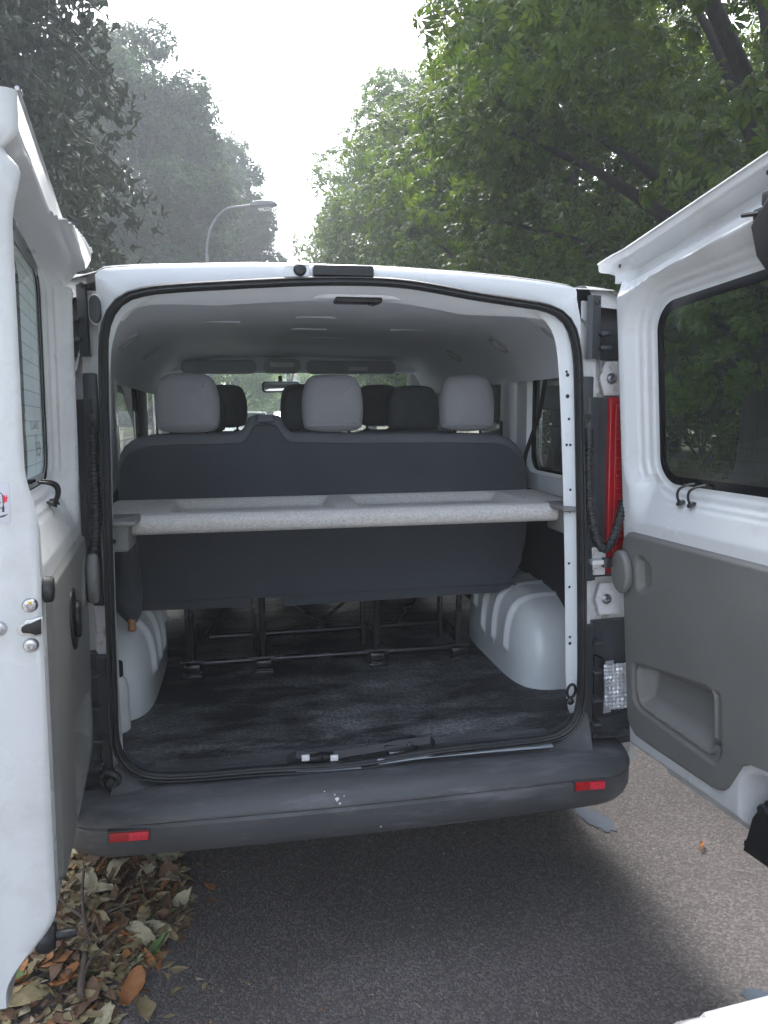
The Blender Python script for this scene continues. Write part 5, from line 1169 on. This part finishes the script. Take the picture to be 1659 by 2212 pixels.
def heap_z(x, y):
    e = float(np.interp(y, [-.55, -.12, .22, .6, 3.], [-.78, -.70, -.555, -.60, -.95])); return .055*min(1, max(0, (e-x)/.22))*(1 if y > .05 else max(.12, 1-(.05-y)*3.2))
def put_leaf(nm, x, y, z, sc=1., yaw=None, tilt=.35):
    k = [q[0] for q in kinds].index(nm); me = protos[nm][rng.integers(5)]
    o = link('fallen_leaf', me); o.location = (x, y, z)
    zone = 'under the bumper end' if y > .32 else ('at the kerb side' if x < -.93 else ('by the left door foot' if y < -.02 else ('at its asphalt edge' if x > -.66 else 'in its middle')))
    if x > -.2: zone = 'lying alone on the bare asphalt'
    lb = kinds[k][2].replace('in the gutter heap', 'of the gutter heap '+zone) if x < -.2 else 'curled orange brown fallen leaf lying alone on the bare asphalt'
    tag(o, lb, 'leaf', kinds[k][3].replace('in the gutter heap', 'of the gutter heap')+' '+zone); o.scale = (sc,)*3
    o.rotation_euler = (rng.normal()*tilt, rng.normal()*tilt, rng.uniform(0, 6.28) if yaw is None else yaw); return o
cnt = 0
while cnt < 285:
    x, y = rng.uniform(-1.16, -.53), rng.uniform(-.36, .75)
    if not in_heap(x, y): continue
    dens = 1. if y > .0 else .55
    if rng.uniform() > dens: continue
    nm = rng.choice(['orange', 'olive', 'brown', 'pale', 'green'], p=[.15, .38, .27, .16, .04]); put_leaf(nm, x, y, .012+heap_z(x, y)*rng.uniform(.6, 1.05), rng.uniform(.5, 1.2)); cnt += 1
for (px, py, nm, s) in ((1517, 1828, 'orange', .55), (380, 1900, 'olive', 1.1), (345, 1985, 'green', .8), (150, 2015, 'orange', 1.3), (225, 2075, 'olive', 1.3), (190, 2105, 'green', 1.2), (40, 2080, 'green', 1.3), (310, 2180, 'olive', 1.1), (290, 2110, 'green', .6)):
    p = at(px, py, 'z', .012); put_leaf(nm, p[0], p[1], .016, s, None, .15)
# litter of small fragments and the bulk of the drift: nobody could count it
V = []; F = []; mats_ = ['brown', 'olive']
def scrap(mb, x, y, z, s):
    a = rng.uniform(0, 6.28); q = [(x+s*math.cos(a+t)*r, y+s*math.sin(a+t)*r, z+rng.uniform(-.3, .5)*s*.4) for t, r in ((0, 1), (1.3, .45), (2.6, .9), (4.2, .4))]; mb.add(q, [(0, 1, 2), (0, 2, 3)])
for nm, n in (('brown', 2600), ('olive', 2200), ('pale', 900), ('orange', 700)):
    b = MB(); k = 0
    while k < n:
        x, y = rng.uniform(-1.2, -.45), rng.uniform(-.5, 2.4)
        edge_ = in_heap(x+rng.exponential(.05)*-1 if rng.uniform() < .25 else x, y)
        if not edge_ or (y < 0 and rng.uniform() < .45): continue
        scrap(b, x, y, .004+heap_z(x, y)*rng.uniform(.3, 1.12), rng.uniform(.007, .036)); k += 1
    for _ in range(130): scrap(b, -.55+abs(rng.normal())*.35, rng.uniform(-.45, .6), .004, rng.uniform(.002, .006))
    o = b.build('leaf_litter', protos[nm][0].materials[0], None, 0); tag(o, kind='stuff')
b = MB()
for k in range(70):
    x, y = rng.uniform(-.75, 1.6), rng.uniform(-.48, .7); a = rng.uniform(0, 6.28); l = rng.uniform(.004, .022); b.tube([(x, y, .004), (x+l*math.cos(a), y+l*math.sin(a), .005)], .0008, 4)
tag(b.build('straw_bits', protos['pale'][0].materials[0], None, 0), kind='stuff')
M['twig'] = mat('twig_bark', (.11, .08, .065), .85, var=.3, scale=60.)
def twig(pxs, r, label, z0=.02, br=()):
    P = [at(a, b, 'z', z0+dz) for a, b, dz in pxs]; root = empty('twig', tuple(P[0]), label, 'twig')
    Q = smooth_poly(P, 2, False); o = MB().tube(Q, np.linspace(r, r*.45, len(Q)).tolist(), 9).build('stem', M['twig'], None, 60); local(o, root)
    for bb in br:
        P2 = smooth_poly([at(a, b, 'z', z0+dz) for a, b, dz in bb], 2, False); local(MB().tube(P2, np.linspace(r*.6, r*.2, len(P2)).tolist(), 8).build('branch', M['twig'], None, 60), root)
twig([(173, 2150, 0), (178, 2090, 0), (190, 2030, .01), (181, 1985, .03), (176, 1930, .05), (182, 1870, .06)], .0095, 'forked brown twig lying across the leaf heap beside the left door', .045, ([(188, 2035, .01), (205, 1985, .02), (240, 1965, .03), (300, 1945, .03)], [(180, 2110, 0), (195, 2070, .0), (235, 2040, .005), (290, 1975, .01)], [(182, 1985, .03), (150, 1960, .04), (120, 1935, .04)]))
twig([(437, 2108, 0), (447, 2075, .0), (468, 2052, .003), (498, 2043, 0)], .0012, 'thin curved straw stalk lying on the bare asphalt', .004)
twig([(1208, 2068, 0), (1214, 2045, .0), (1222, 2025, 0)], .0009, 'short pale stalk on the asphalt below the middle of the bumper', .004)
